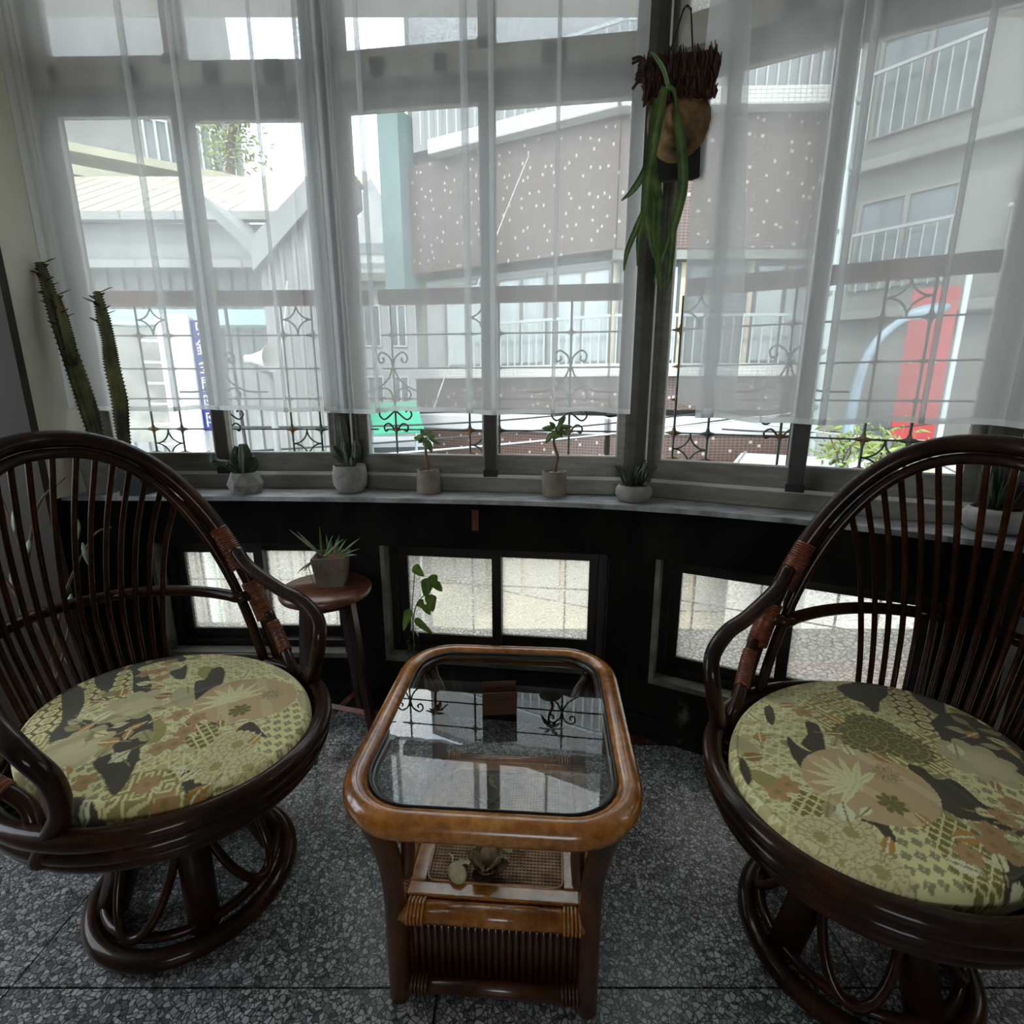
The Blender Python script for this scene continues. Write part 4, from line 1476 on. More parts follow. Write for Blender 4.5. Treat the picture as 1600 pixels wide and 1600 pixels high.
# reeded apron panels under the shelf
reed = None
for s in (1, -1):
    for (ax, half) in (('x', BW), ('y', BD)):
        nrd = 24
        for k in range(nrd):
            c = -half + .028 + (2 * half - .056) * (k + .5) / nrd
            if reed is None:
                reed = MB().tube([(0, 0, .052), (0, 0, SHZ - .035)], .0072, 7).build('reed', 'rattan_honey_dark', tb)
                o = reed
            else:
                o = reed.copy(); COL.objects.link(o)
            o.location = (c, s * (BD - .010), 0) if ax == 'x' else (s * (BW - .010), c, 0)
        if ax == 'x':
            MB().box(-half + .02, half - .02, s * (BD - .016) - .003, s * (BD - .016) + .003, .045, SHZ - .03).build('apron_panel', 'rattan_honey_dark', tb)
        else:
            MB().box(s * (BW - .016) - .003, s * (BW - .016) + .003, -half + .02, half - .02, .045, SHZ - .03).build('apron_panel', 'rattan_honey_dark', tb)

# ---- folded card on the glass
cx, cy = -.028, 1.03
cd = thing('paper_card', (cx, cy, ZR + .0195), math.radians(4), 'small folded brown card with handwritten lines standing on the glass top', 'card')
cm = MB()
for s in (-1, 1):
    b0 = len(cm.v)
    cm.box(-.039, .039, -.0006, .0006, 0, .064)
    M = Matrix.Translation((0, .012 + s * .012, 0)) @ Matrix.Rotation(-s * .18, 4, 'X')
    cm.xf(M, b0)
cm.build('card_body', 'card', cd)
ink = MB()
rg = random.Random(5)
# handwriting: three lines of short pen strokes
for row, (z, h, a0, a1, nn) in enumerate(((.055, .008, -.026, .024, 5), (.044, .005, -.032, .033, 11), (.033, .008, -.034, .034, 9))):
    for k in range(nn):
        x = a0 + (a1 - a0) * (k + .5) / nn
        for j in range(3):
            dx = rg.uniform(-.002, .002); dz = rg.uniform(-.5, .5) * h
            if j % 2: ink.box(x + dx - .0004, x + dx + .0004, -.0002, .0002, z - h / 2, z + h / 2)
            else: ink.box(x - .0022, x + .0022, -.0002, .0002, z + dz - .0004, z + dz + .0004)
ink.xf(Matrix.Translation((0, -.0009, 0)) @ Matrix.Rotation(.18, 4, 'X'))
ink.build('handwriting', 'ink', cd)

# ---- dried petals, pods and a flower head on the shelf
SHT = SHZ + .003


def petal(mb, c, L, w, az, tilt, curl, roll=0.0, n=7, m=5):
    vs = []
    for i in range(n + 1):
        s = i / n
        ww = w * (math.sin(PI * (s * .86 + .07)) ** .8)
        for k in range(m + 1):
            t = -1 + 2 * k / m
            x = ww * t
            y = L * s
            z = curl * L * s * s + .45 * abs(t) ** 2 * ww * .6 + .0025 * math.sin(k * 2.1 + i * 1.7)
            vs.append((x, y, z))
    N0 = len(vs)
    M = Matrix.Translation(c) @ Matrix.Rotation(az, 4, 'Z') @ Matrix.Rotation(tilt, 4, 'X') @ Matrix.Rotation(roll, 4, 'Y')
    vs = [M @ Vector(v) for v in vs]
    vs += [v - Vector((0, 0, .0009)) for v in vs]
    fs = []
    q = m + 1
    for i in range(n):
        for k in range(m):
            a, b, c_, d = i * q + k, i * q + k + 1, (i + 1) * q + k + 1, (i + 1) * q + k
            fs += [(a, b, c_, d), (N0 + a, N0 + d, N0 + c_, N0 + b)]
    mb.add(vs, fs, True)


t = thing('dried_flower', (-.055, .905, SHT), .4, 'large curled brown dried flower head at the front of the cane shelf', 'dried flower')
for k in range(9):
    p = MB()
    petal(p, (0, 0, .004), .050, .019, k * 2 * PI / 9 + .2 * (k % 2), .10 + .28 * (k % 3), .28)
    p.build('petal', 'dry' if k % 3 else 'dry_dark', t)
MB().ell((0, 0, .006), .006, .006, .005).build('flower_core', 'dry_dark', t)
t = thing('dried_flower', (-.06, 1.10, SHT), 1.2, 'dark crumpled dried flower seen through the glass on the shelf', 'dried flower')
for k in range(7):
    p = MB()
    petal(p, (0, 0, .004), .058, .022, k * 2 * PI / 7, .08 + .3 * (k % 2), .3)
    p.build('petal', 'dry_dark', t)
t = thing('seed_pod', (-.117, .888, SHT + .0015), .5, 'pale oval seed pod beside the brown flower head', 'seed pod')
p = MB()
p.ell((0, 0, .011), .019, .027, .011, 14, 9)
p.build('pod_shell', 'dry_pale', t)
MB().tube([(0, .026, .011), (.006, .04, .013), (.002, .055, .008)], .0025, 6).build('pod_stem', 'dry_pale', t)
for k, (x, y, L, az, mat_, lab) in enumerate((
        (-.095, .925, .035, 2.4, 'dry_pale', 'pale dried petal left of the brown flower head'),
        (-.005, .945, .028, .3, 'dry_pale', 'pale dried petal right of the brown flower head'),
        (.03, .95, .024, 1.2, 'dry_pale', 'smallest pale dried petal under the table front rim'),
        (-.02, 1.14, .045, 1.8, 'dry_pale', 'broad cream dried petal lying on the dark crumpled flower'),
        (.03, 1.06, .075, 2.3, 'dry', 'long curled grey dried leaf in the middle of the cane shelf'),
        (.06, 1.02, .05, 4.2, 'dry_pale', 'cream dried petal at the tip of the long grey leaf'),
        (.085, 1.105, .04, .8, 'dry', 'cupped dried petal near the right edge of the cane shelf'),
        (.01, 1.165, .05, 3.6, 'dry', 'thin curled dried petal near the back pole of the shelf'))):
    p = MB()
    petal(p, (0, 0, .004 + .012 * (k == 3)), L, L * .45, az, .12, .35, .3 * (-1) ** k)
    o = p.build('dried_petal', mat_)
    o.location = (x, y, SHT)
    tag(o, lab, 'dried petal', 'dried petals on the shelf')

# ================================================================== round wooden stool
st_ = thing('wooden_stool', (-.648, 1.675, 0), .5, 'round brown wooden stool carrying the square planter', 'stool')
MB().lathe([(0.0, .56), (.138, .56), (.150, .566), (.155, .578), (.152, .589), (.146, .594), (0.0, .594)], 48).build('seat', 'stool_wood', st_)
for k in range(4):
    a = PI / 4 + k * PI / 2
    c, s = math.cos(a), math.sin(a)
    mb = MB()
    b = .0165
    P0, P1 = Vector((.088 * c, .088 * s, .562)), Vector((.152 * c, .152 * s, 0))
    mb.tube([P0, P1], [b * 1.25, b], 4)
    mb.sm = [False] * len(mb.sm)
    mb.build('leg', 'stool_leg', st_)
for k in range(2):
    a = PI / 4 + k * PI / 2
    c, s = math.cos(a), math.sin(a)
    z = .105 + .012 * k
    mb = MB().tube([(.138 * c, .138 * s, z), (-.138 * c, -.138 * s, z)], .012, 4)
    mb.sm = [False] * len(mb.sm)
    mb.build('cross_bar', 'stool_wood', st_)
for k in range(4):
    a = k * PI / 2
    c, s = math.cos(a), math.sin(a)
    p0 = Vector((.094 * math.cos(a - PI / 4), .094 * math.sin(a - PI / 4), .535)); p1 = Vector((.094 * math.cos(a + PI / 4), .094 * math.sin(a + PI / 4), .535))
    mb = MB().tube([p0, p1], .014, 4); mb.sm = [False] * len(mb.sm)
    mb.build('apron', 'stool_leg', st_)


# ================================================================== plants on the sill
def pot_round(t, prof, mat_, n=28, fac=False):
    mb = MB().lathe(prof, n, smooth=not fac)
    return mb.build('pot', mat_, t)


def soil(t, r, z, n=18, mat_='soil'):
    return MB().lathe([(0, z - .01), (r, z - .01), (r, z - .002), (r * .6, z + .002), (0, z + .003)], n).build('soil', mat_, t)


def ribbed(mb, pts, radii, ribs=5, depth=.35, n=None):
    """cactus column with ridges"""
    n = n or ribs * 4
    P = spl(pts, 5)
    m = len(P)
    vs = []
    for i, p in enumerate(P):
        t = (P[min(m - 1, i + 1)] - P[max(0, i - 1)]).normalized()
        u = Vector((1, 0, 0)) if abs(t.x) < .8 else Vector((0, 1, 0))
        u = (u - t * u.dot(t)).normalized()
        w = t.cross(u)
        f = i / (m - 1) * (len(radii) - 1)
        k = min(len(radii) - 2, int(f))
        r = radii[k] + (radii[k + 1] - radii[k]) * (f - k)
        for j in range(n):
            a = 2 * PI * j / n
            rr = r * (1 - depth * (.5 - .5 * math.cos(a * ribs)))
            vs.append(p + u * rr * math.cos(a) + w * rr * math.sin(a))
    fs = [(i * n + j, i * n + (j + 1) % n, (i + 1) * n + (j + 1) % n, (i + 1) * n + j) for i in range(m - 1) for j in range(n)]
    fs += [tuple(range(n))[::-1], tuple((m - 1) * n + j for j in range(n))]
    mb.add(vs, fs, True)
    return P


PG = 'potted plants along the window sill'
# -- faceted pot with branching cactus
t = thing('potted_cactus', (-.975, 1.848, SILL), .2, 'branching dark cactus in a faceted concrete pot on the sill', 'potted plant', PG)
mb = MB()
n = 8
r0, r1, r2 = .050, .062, .045
ring = lambda r, z, o: [(r * math.cos(2 * PI * (k + o) / n), r * math.sin(2 * PI * (k + o) / n), z) for k in range(n)]
vs = ring(r0, 0, 0) + ring(r1, .034, .5) + ring(r2, .076, 0) + ring(r2 * .86, .076, 0) + ring(r2 * .8, .06, 0)
fs = [tuple(range(n))[::-1]]
for k in range(n):
    l = (k + 1) % n
    fs += [(k, l, n + k), (l, n + l, n + k), (n + k, n + l, 2 * n + l), (n + k, 2 * n + l, 2 * n + k), (2 * n + k, 2 * n + l, 3 * n + l, 3 * n + k), (3 * n + k, 3 * n + l, 4 * n + l, 4 * n + k)]
mb.add(vs, fs)
mb.build('pot', 'concrete', t)
soil(t, .038, .068)
for k, (pts, rad) in enumerate((([(0, 0, .06), (.002, 0, .09), (.006, .004, .125), (.004, .004, .158)], [.013, .017, .021, .013]),
                                ([(-.012, 0, .065), (-.035, -.004, .095), (-.06, -.006, .105)], [.011, .015, .010]),
                                ([(-.055, -.006, .102), (-.074, -.006, .11), (-.078, -.004, .132)], [.010, .014, .007]),
                                ([(.014, 0, .065), (.03, .006, .095), (.028, .004, .12)], [.009, .012, .006]),
                                ([(-.012, .014, .10), (-.02, .016, .13), (-.016, .012, .15)], [.012, .015, .008]))):
    pts = [(x * 1.25, y * 1.25, .06 + (z - .06) * 1.2) for x, y, z in pts]
    mb = MB(); ribbed(mb, pts, [r * 1.15 for r in rad], 5, .3); mb.build('cactus_stem', 'cactus', t)
# -- round pot with lobed cactus
t = thing('potted_cactus', (-.595, 1.862, SILL), 0, 'upright lobed cactus in a rounded banded concrete pot by the corner post', 'potted plant', PG)
pot_round(t, [(.035, 0), (.045, .002), (.060, .03), (.062, .06), (.057, .10), (.052, .10), (.053, .085), (0, .085)], 'concrete', 32)
soil(t, .051, .090)
for pts, rad in (([(0, 0, .085), (-.004, 0, .12), (-.012, .004, .16), (-.008, .004, .19)], [.014, .021, .020, .012]),
                 ([(-.008, .004, .17), (-.016, .006, .21), (-.02, .006, .25), (-.018, .006, .272)], [.012, .019, .018, .009]),
                 ([(-.008, 0, .11), (-.04, -.004, .14), (-.052, -.004, .168)], [.012, .018, .010]),
                 ([(.006, 0, .10), (.026, -.002, .13), (.03, 0, .168), (.027, 0, .19)], [.011, .018, .017, .008]),
                 ([(.012, -.012, .086), (.016, -.014, .11), (.015, -.013, .13)], [.009, .012, .006])):
    mb = MB(); ribbed(mb, pts, rad, 5, .3); mb.build('cactus_stem', 'cactus', t)


def little_tree(loc, pot_prof, stem, leaves, label, potmat):
    t = thing('potted_sapling', loc, 0, label, 'potted plant', PG)
    pot_round(t, pot_prof, potmat, 28)
    h = max(z for r, z in pot_prof)
    soil(t, pot_prof[-1][0] if pot_prof[-1][0] > .01 else .03, h - .006, mat_='root')
    MB().tube(spl(stem, 5), [.0065 - .003 * k / (5 * (len(stem) - 1)) for k in range(5 * (len(stem) - 1) + 1)], 8).build('stem', 'stem_brown', t)
    tip = Vector(stem[-1])
    for (dx, dy, dz, w, b) in leaves:
        mb = MB()
        st0 = tip + Vector((dx, dy, dz)) * .18
        leaf(mb, st0, tip + Vector((dx, dy, dz)), w, (0, -.8, .6), b)
        mb.tube([tip - Vector((0, 0, .004)), st0 + Vector((0, 0, .001))], .0014, 5)
        mb.build('leaf', 'leaf_green', t)
    return t


cupA = [(.044, 0), (.046, .004), (.040, .085), (.036, .085), (.036, .07), (0, .07)]
cupB = [(.040, 0), (.043, .005), (.044, .088), (.039, .088), (.038, .076), (0, .076)]
little_tree((-.305, 1.852, SILL), cupA, [(0, 0, .07), (-.001, 0, .10), (-.006, 0, .13), (-.006, 0, .175), (-.004, 0, .20)],
            [(-.042, -.008, .006, .014, -.35), (.030, -.01, .014, .012, -.3), (.008, -.018, -.04, .017, .1), (.052, 0, -.012, .010, -.45), (-.02, .01, .034, .010, -.2), (.022, -.014, -.052, .012, -.1), (-.028, -.012, -.012, .012, -.3), (.016, .01, .03, .010, -.2)],
            'small leafy sapling in a tapered grey concrete cup left of the middle window divider', 'concrete_warm')
little_tree((.150, 1.795, SILL), cupB, [(0, 0, .07), (.004, 0, .105), (.010, 0, .14), (-.004, 0, .185), (-.001, 0, .215), (.004, 0, .235)],
            [(-.046, -.01, .012, .012, -.4), (-.042, 0, -.05, .011, -.15), (-.004, -.02, -.035, .017, .05), (.030, 0, .046, .010, -.2), (.050, -.006, .018, .012, -.35), (.042, -.008, -.012, .010, -.4), (-.022, -.006, .026, .009, -.2), (.014, -.01, .016, .010, -.2), (.022, -.012, -.026, .010, -.3)],
            'taller leafy sapling with a bent trunk in a straight concrete cup on the sill', 'concrete_warm')
# -- bowl of dark upright succulent leaves
t = thing('potted_succulent', (.412, 1.705, SILL), 0, 'dark spiky succulent in a low round concrete bowl below the hanging fern', 'potted plant', PG)
pot_round(t, [(.036, 0), (.05, .004), (.061, .024), (.060, .042), (.050, .056), (.045, .054), (.046, .046), (0, .046)], 'concrete', 32)
soil(t, .045, .052)
rg = random.Random(4)
for k in range(20):
    a = k * 2.4
    rr = .008 + .022 * (k % 5) / 5
    b = Vector((rr * math.cos(a), rr * math.sin(a), .05))
    L = rg.uniform(.05, .095)
    sp = rg.uniform(.25, .95)
    tip = b + Vector((math.cos(a) * L * sp, math.sin(a) * L * sp * .7, L * (1.1 - .5 * sp)))
    mb = MB()
    leaf(mb, b, tip, rg.uniform(.007, .010), (math.cos(a) * -.8, math.sin(a) * -.8, .6), .12, th=.004)
    mb.build('leaf', 'leaf_dark', t)
# -- bowl at the right end
t = thing('potted_succulent', (1.278, 1.318, SILL), 0, 'tufted dark succulent in a pale round bowl at the right end of the sill', 'potted plant', PG)
pot_round(t, [(.040, 0), (.056, .004), (.070, .026), (.069, .046), (.056, .064), (.050, .062), (.052, .052), (0, .052)], 'concrete_light', 32)
soil(t, .051, .058)
for k in range(28):
    a = k * 2.4
    b = Vector((.02 * math.cos(a) * (k % 3) / 2, .02 * math.sin(a) * (k % 3) / 2, .054))
    L = rg.uniform(.06, .15)
    sp = rg.uniform(.05, .5)
    mb = MB()
    leaf(mb, b, b + Vector((math.cos(a) * L * sp, math.sin(a) * L * sp, L)), rg.uniform(.004, .007), (-math.cos(a), -math.sin(a), .3), .1, th=.003)
    mb.build('leaf', 'leaf_dark', t)


# -- tall three-ribbed cacti on the left
def tall_cactus(root, pts, rad, seed, tipleaves=True):
    rg = random.Random(seed)
    mb = MB()
    P = ribbed(mb, pts, rad, 3, .55, 18)
    s = mb.build('cactus_stem', 'cactus_pale', root)
    sp = MB()
    m = len(P)
    for i in range(m - 1):
        for q in range(2):
            f = (i + q / 2) / (m - 1)
            p = P[i].lerp(P[i + 1], q / 2)
            k = min(len(rad) - 2, int(f * (len(rad) - 1)))
            r = rad[k] + (rad[k + 1] - rad[k]) * (f * (len(rad) - 1) - k)
            for j in range(3):
                a = 2 * PI * j / 3
                d = Vector((math.cos(a), -math.sin(a) * .0 + math.sin(a), 0))
                b = p + Vector((math.cos(a) * r, math.sin(a) * r, 0))
                sp.tube([b - d * .004, b + d * .005 + Vector((0, 0, .002))], [.0040, .0010], 4)
    tag(sp.build('spines', 'spine', s), kind='stuff')
    tip = P[-1]
    if tipleaves:
        for k in range(9):
            a = k * 1.1 + .4
            mb = MB()
            z = -.012 * k
            b = tip + Vector((math.cos(a) * .008, math.sin(a) * .008, z))
            leaf(mb, b, b + Vector((math.cos(a) * .042, math.sin(a) * .02, .012)), .0085, (0, -.3, 1), .1, th=.0015)
            mb.build('cactus_leaf', 'leaf_red', root)


t = thing('potted_cactus', (-1.50, 1.848, SILL), 0, 'tall three ribbed cactus in a grey pot at the left end of the sill', 'potted plant', PG)
pot_round(t, [(.042, 0), (.046, .003), (.064, .175), (.058, .175), (.056, .16), (0, .16)], 'concrete', 28)
soil(t, .056, .165)
tall_cactus(t, [(.035, -.02, .155), (.02, -.02, .30), (.0, -.02, .43), (-.028, -.02, .60), (-.042, -.02, .70), (-.052, -.02, .775)], [.024, .030, .029, .025, .018, .012], 1)
tall_cactus(t, [(.002, -.035, .45), (.018, -.05, .52), (.012, -.05, .60), (.002, -.05, .672)], [.012, .019, .017, .010], 2)
t = thing('potted_cactus', (-1.352, 1.824, SILL), 0, 'shorter slim cactus in a black square pot beside the left curtain', 'potted plant', PG)
mb = MB()
mb.box(-.04, .04, -.04, .04, 0, .10)
mb.build('pot', 'black_plastic', t)
MB().box(-.036, .036, -.036, .036, .10, .104).build('soil', 'soil', t)
tall_cactus(t, [(-.022, 0, .10), (-.02, 0, .22), (-.012, 0, .33), (-.018, 0, .45), (-.015, 0, .52), (-.020, 0, .60), (-.026, 0, .685)], [.016, .022, .026, .024, .019, .020, .010], 3)
rg = random.Random(9)
for k in range(16):
    mb = MB()
    a = rg.uniform(0, 6.28)
    b = Vector((rg.uniform(.0, .034), rg.uniform(-.034, .02), .10))
    L = rg.uniform(.02, .045)
    leaf(mb, b, b + Vector((math.cos(a) * L, math.sin(a) * L - .01, rg.uniform(-.03, .035))), .007, (0, -.5, .8), .2)
    mb.build('trailing_leaf', 'leaf_grey', t)

# -- dry branching plant standing behind the left chair
t = thing('dry_potted_branch', (-1.50, 1.50, 0), 0, 'dry leafless branches in a dark pot behind the left chair', 'potted plant')
pot_round(t, [(.07, 0), (.075, .004), (.10, .17), (.092, .17), (.088, .15), (0, .15)], 'black_plastic', 24)
soil(t, .088, .155)
for pts in ([(0, 0, .15), (.02, 0, .45), (.0, .0, .75), (-.05, .02, .97)], [(.015, 0, .40), (.08, .02, .62), (.17, .06, .80), (.22, .08, .83)], [(0, 0, .72), (.08, .0, .92), (.16, .02, 1.0)], [(0.01, 0, .5), (-.1, 0, .74), (-.2, .02, .84)], [(.0, 0, .3), (.1, -.02, .5), (.14, -.03, .62)]):
    MB().tube(spl(pts, 5), [.006 - .004 * k / (5 * (len(pts) - 1)) for k in range(5 * (len(pts) - 1) + 1)], 6).build('branch', 'stem_brown', t)
rg = random.Random(21)
for k in range(14):
    b = Vector((rg.uniform(-.12, .16), rg.uniform(-.02, .05), rg.uniform(.3, .95)))
    mb = MB()
    leaf(mb, b, b + Vector((rg.uniform(-.02, .02), rg.uniform(-.01, .01), -rg.uniform(.05, .085))), .010, (0, -1, .1), .1)
    mb.build('hanging_leaf', 'leaf_grey', t)

# ================================================================== square planter on the stool
t = thing('square_planter', (-.632, 1.705, .594), .12, 'square concrete planter with spidery green blades on the round stool', 'potted plant')
mb = MB()
H, b0, b1, th_ = .105, .044, .056, .008
vs = []
for (h, z) in ((b0, 0), (b1, H), (b1 - th_, H), (b1 - th_, H - .016)):
    vs += [(-h, -h, z), (h, -h, z), (h, h, z), (-h, h, z)]
fs = [(3, 2, 1, 0)]
for r in range(3):
    for k in range(4):
        l = (k + 1) % 4
        fs.append((r * 4 + k, r * 4 + l, (r + 1) * 4 + l, (r + 1) * 4 + k))
fs.append((12, 13, 14, 15))
mb.add(vs, fs); mb.build('pot', 'concrete_warm', t)
MB().box(-.047, .047, -.047, .047, H - .02, H - .012).build('soil', 'root', t)
rg = random.Random(14)
blades = [((-.035, 0, H), (-.12, -.02, H + .10), -.1), ((-.03, -.01, H), (-.10, -.02, H + .09), .05), ((-.03, 0, H), (-.03, 0, H + .10), 0), ((-.02, 0, H), (.03, -.01, H + .07), .25), ((-.02, -.02, H), (.065, -.03, H + .055), .2),
          ((.0, 0, H), (.005, 0, H + .06), 0), ((-.04, -.03, H), (-.085, -.05, H - .055), .5), ((-.04, -.02, H), (-.07, -.05, H - .05), .5), ((.02, 0, H), (.028, 0, H + .065), -.2), ((.03, 0, H), (.11, -.01, H + .055), .1),
          ((.035, -.01, H), (.11, -.02, H + .015), .2), ((.04, -.01, H), (.095, -.02, H - .012), .4), ((.02, -.045, H), (.028, -.062, H - .05), -.2), ((.01, .01, H), (.02, .02, H + .05), 0), ((-.01, .02, H), (-.02, .04, H + .06), 0), ((.02, .02, H), (.05, .04, H + .04), .1)]
for b, e, bd in blades:
    mb = MB()
    leaf(mb, b, e, .0035, (0, -.7, .7), bd, n=8, shape='strap')
    mb.build('blade', rg.choice(['leaf_grey', 'leaf_green']), t)
for pts in ([(-.05, -.03, H), (-.06, -.06, H - .02), (-.055, -.065, H - .05), (-.05, -.066, H - .08)], [(.01, -.05, H), (.012, -.062, H - .02), (.022, -.062, H - .05)], [(.026, -.05, H), (.03, -.062, H - .03), (.026, -.062, H - .055)], [(-.02, -.05, H), (-.03, -.062, H - .02), (-.028, -.06, H - .04)], [(.04, -.05, H), (.044, -.062, H - .02), (.05, -.064, H - .035)]):
    MB().tube(spl(pts, 5), .0013, 5).build('root', 'root', t)

# ================================================================== vine cutting in a glass bottle on the low window ledge
bp = fpt(1, .245, -.105)
t = thing('vine_in_bottle', (bp[0], bp[1], .235), 0, 'green heart leaf vine in a small glass bottle before the low middle window', 'potted plant')
MB().lathe([(.0, 0), (.028, 0), (.030, .01), (.030, .07), (.014, .095), (.013, .12), (.011, .12), (.012, .094), (.027, .068), (.027, .012), (0, .008)], 20).build('bottle', 'glassware', t)
MB().tube(spl([(0, 0, .02), (.0, 0, .14), (.02, -.01, .22), (.05, -.02, .26), (.075, -.02, .30)], 6), .0022, 6).build('stem', 'stem_brown', t)
MB().tube(spl([(0, 0, .10), (.0, -.005, .20), (.012, -.01, .30), (.02, -.02, .36)], 6), .0018, 6).build('stem', 'leaf_green', t)
for b, e, w in (((.014, -.012, .375), (.058, -.03, .34), .022), ((.07, -.022, .33), (.06, -.035, .26), .030), ((.085, -.025, .345), (.10, -.035, .30), .022), ((.095, -.03, .315), (.125, -.04, .285), .020), ((.075, -.025, .265), (.085, -.035, .20), .026), ((.05, -.02, .22), (.075, -.03, .185), .018), ((.03, -.015, .235), (.055, -.04, .215), .020), ((.01, -.015, .16), (.09, -.05, .115), .018), ((-.01, -.01, .20), (-.03, -.03, .12), .02)):
    mb = MB()
    leaf(mb, b, e, w, (0, -1, .15), .12, n=9, shape='heart')
    mb.build('leaf', 'leaf_bright', t)

# ================================================================== staghorn fern mounted on a hanging board
fl = (.452, 1.615, 1.985)
t = thing('hanging_staghorn_fern', fl, math.radians(-10), 'staghorn fern mounted on a dark board hung at the corner post', 'hanging plant')
MB().bbox(-.072, .088, .012, .034, -.150, .150, .006).build('board', 'board', t)
# ragged bark wrapped round the top
rg = random.Random(2)
bk = MB()
bk.bbox(-.088, .092, -.018, .012, .035, .142, .008)
for k in range(230):
    x = -.096 + .194 * rg.random()
    z0 = rg.uniform(.02, .10); z1 = z0 + rg.uniform(.03, .07)
    y = -.022 + rg.uniform(-.008, .006)
    bk.tube([(x, y, z0), (x + rg.uniform(-.005, .005), y - .004, (z0 + z1) / 2), (x + rg.uniform(-.010, .010), y + .006, min(.158, z1))], [.0022, rg.uniform(.0025, .0045), .001], 4)
for k in range(8):
    a = rg.uniform(0, 6.28)
    bk.tube(spl([(-.075, -.01, .075 + .012 * k / 2), (-.105, -.014, .085 + .008 * k), (-.118 + .01 * math.cos(a), -.012, .07 + .01 * k)], 4), .004, 5)
bk.build('bark', 'bark', t)
sh = MB()
for j in range(11):
    f = j / 10
    for k in range(24):
        a = 2 * PI * k / 24
        r = .088 * f * (1 + .05 * math.sin(3 * a + 1))
        sh.v.append((.006 + r * math.cos(a), .012 - .040 * math.cos(f * PI / 2) ** .6 + .005 * math.sin(f * 19 + a * 2), -.012 + r * 1.08 * math.sin(a)))
for j in range(10):
    for k in range(24):
        l = (k + 1) % 24
        sh.f.append((j * 24 + k, j * 24 + l, (j + 1) * 24 + l, (j + 1) * 24 + k)); sh.sm.append(True)
sh.build('shield_frond', 'shield', t)
MB().tube(spl([(-.075, -.02, .055), (-.02, -.042, .068), (.04, -.038, .070), (.085, -.01, .066)], 6), .0012, 5).build('tie_wire', 'cord', t)
for (x0, x1) in ((-.035, .002), (.033, .022)):
    MB().tube([(x0, .0, .13), (x1, .03, .262)], .0022, 6).build('hanging_cord', 'cord', t)
MB().tube(spl([(.002, .03, .262), (.012, .045, .28), (.022, .03, .262)], 6), .003, 6).build('hook', 'alu_dark', t)
fr = [  # (points, width list)
    ([(-.040, -.045, .052), (-.050, -.075, .0), (-.062, -.07, -.08), (-.075, -.06, -.14), (-.108, -.055, -.19), (-.140, -.05, -.215)], [.010, .014, .016, .013, .009, .002]),
    ([(-.062, -.07, -.09), (-.072, -.07, -.17), (-.075, -.07, -.25), (-.062, -.07, -.31), (-.045, -.07, -.37)], [.012, .012, .010, .009, .002]),
    ([(-.075, -.07, -.24), (-.095, -.07, -.29), (-.118, -.07, -.35), (-.125, -.07, -.40)], [.007, .009, .008, .002]),
    ([(-.076, -.07, -.25), (-.088, -.07, -.32), (-.088, -.07, -.39)], [.006, .008, .002]),
    ([(-.062, -.04, .03), (-.068, -.06, -.04), (-.064, -.06, -.14), (-.040, -.06, -.22), (-.035, -.06, -.32), (-.030, -.06, -.44)], [.008, .010, .012, .012, .010, .002]),
    ([(-.010, -.045, .012), (-.004, -.07, -.04), (.012, -.075, -.12), (.020, -.07, -.20), (.006, -.065, -.28), (-.018, -.06, -.36), (-.040, -.06, -.43)], [.006, .010, .014, .014, .013, .010, .002]),
    ([(.004, -.065, -.28), (.002, -.065, -.35), (.0, -.065, -.42), (-.004, -.065, -.455)], [.008, .010, .008, .002]),
    ([(-.030, -.05, .045), (-.048, -.06, .085), (-.070, -.06, .115), (-.082, -.055, .130)], [.005, .006, .004, .001]),
    ([(-.038, -.05, .05), (-.018, -.06, .035), (-.008, -.055, .0)], [.006, .006, .002]),
    ([(-.050, -.05, .0), (-.062, -.06, -.10), (-.052, -.06, -.19), (-.048, -.06, -.30), (-.028, -.06, -.40), (-.018, -.06, -.455)], [.006, .010, .011, .010, .009, .002]),
]
for pts, wd in fr:
    P = spl(pts, 6)
    W2 = []
    for k in range(len(P)):
        f = k / (len(P) - 1) * (len(wd) - 1)
        i0 = min(len(wd) - 2, int(f))
        W2.append((wd[i0] + (wd[i0 + 1] - wd[i0]) * (f - i0)) * .95)
    mb = MB(); ribbon(mb, P, W2); mb.build('frond', 'leaf_green', t)


# ================================================================== outside: ornamental grille standing off the bay
def star(mb, x, z, s=.03):
    vs = [(x, -.008, z), (x, .008, z)]
    P = []
    for k in range(8):
        r = s if k % 2 == 0 else s * .3
        a = k * PI / 4
        P.append((x + r * math.cos(a), 0, z + r * math.sin(a)))
    vs += P
    fs = []
    for k in range(8):
        l = (k + 1) % 8
        fs += [(0, 2 + l, 2 + k), (1, 2 + k, 2 + l)]
    mb.add(vs, fs)


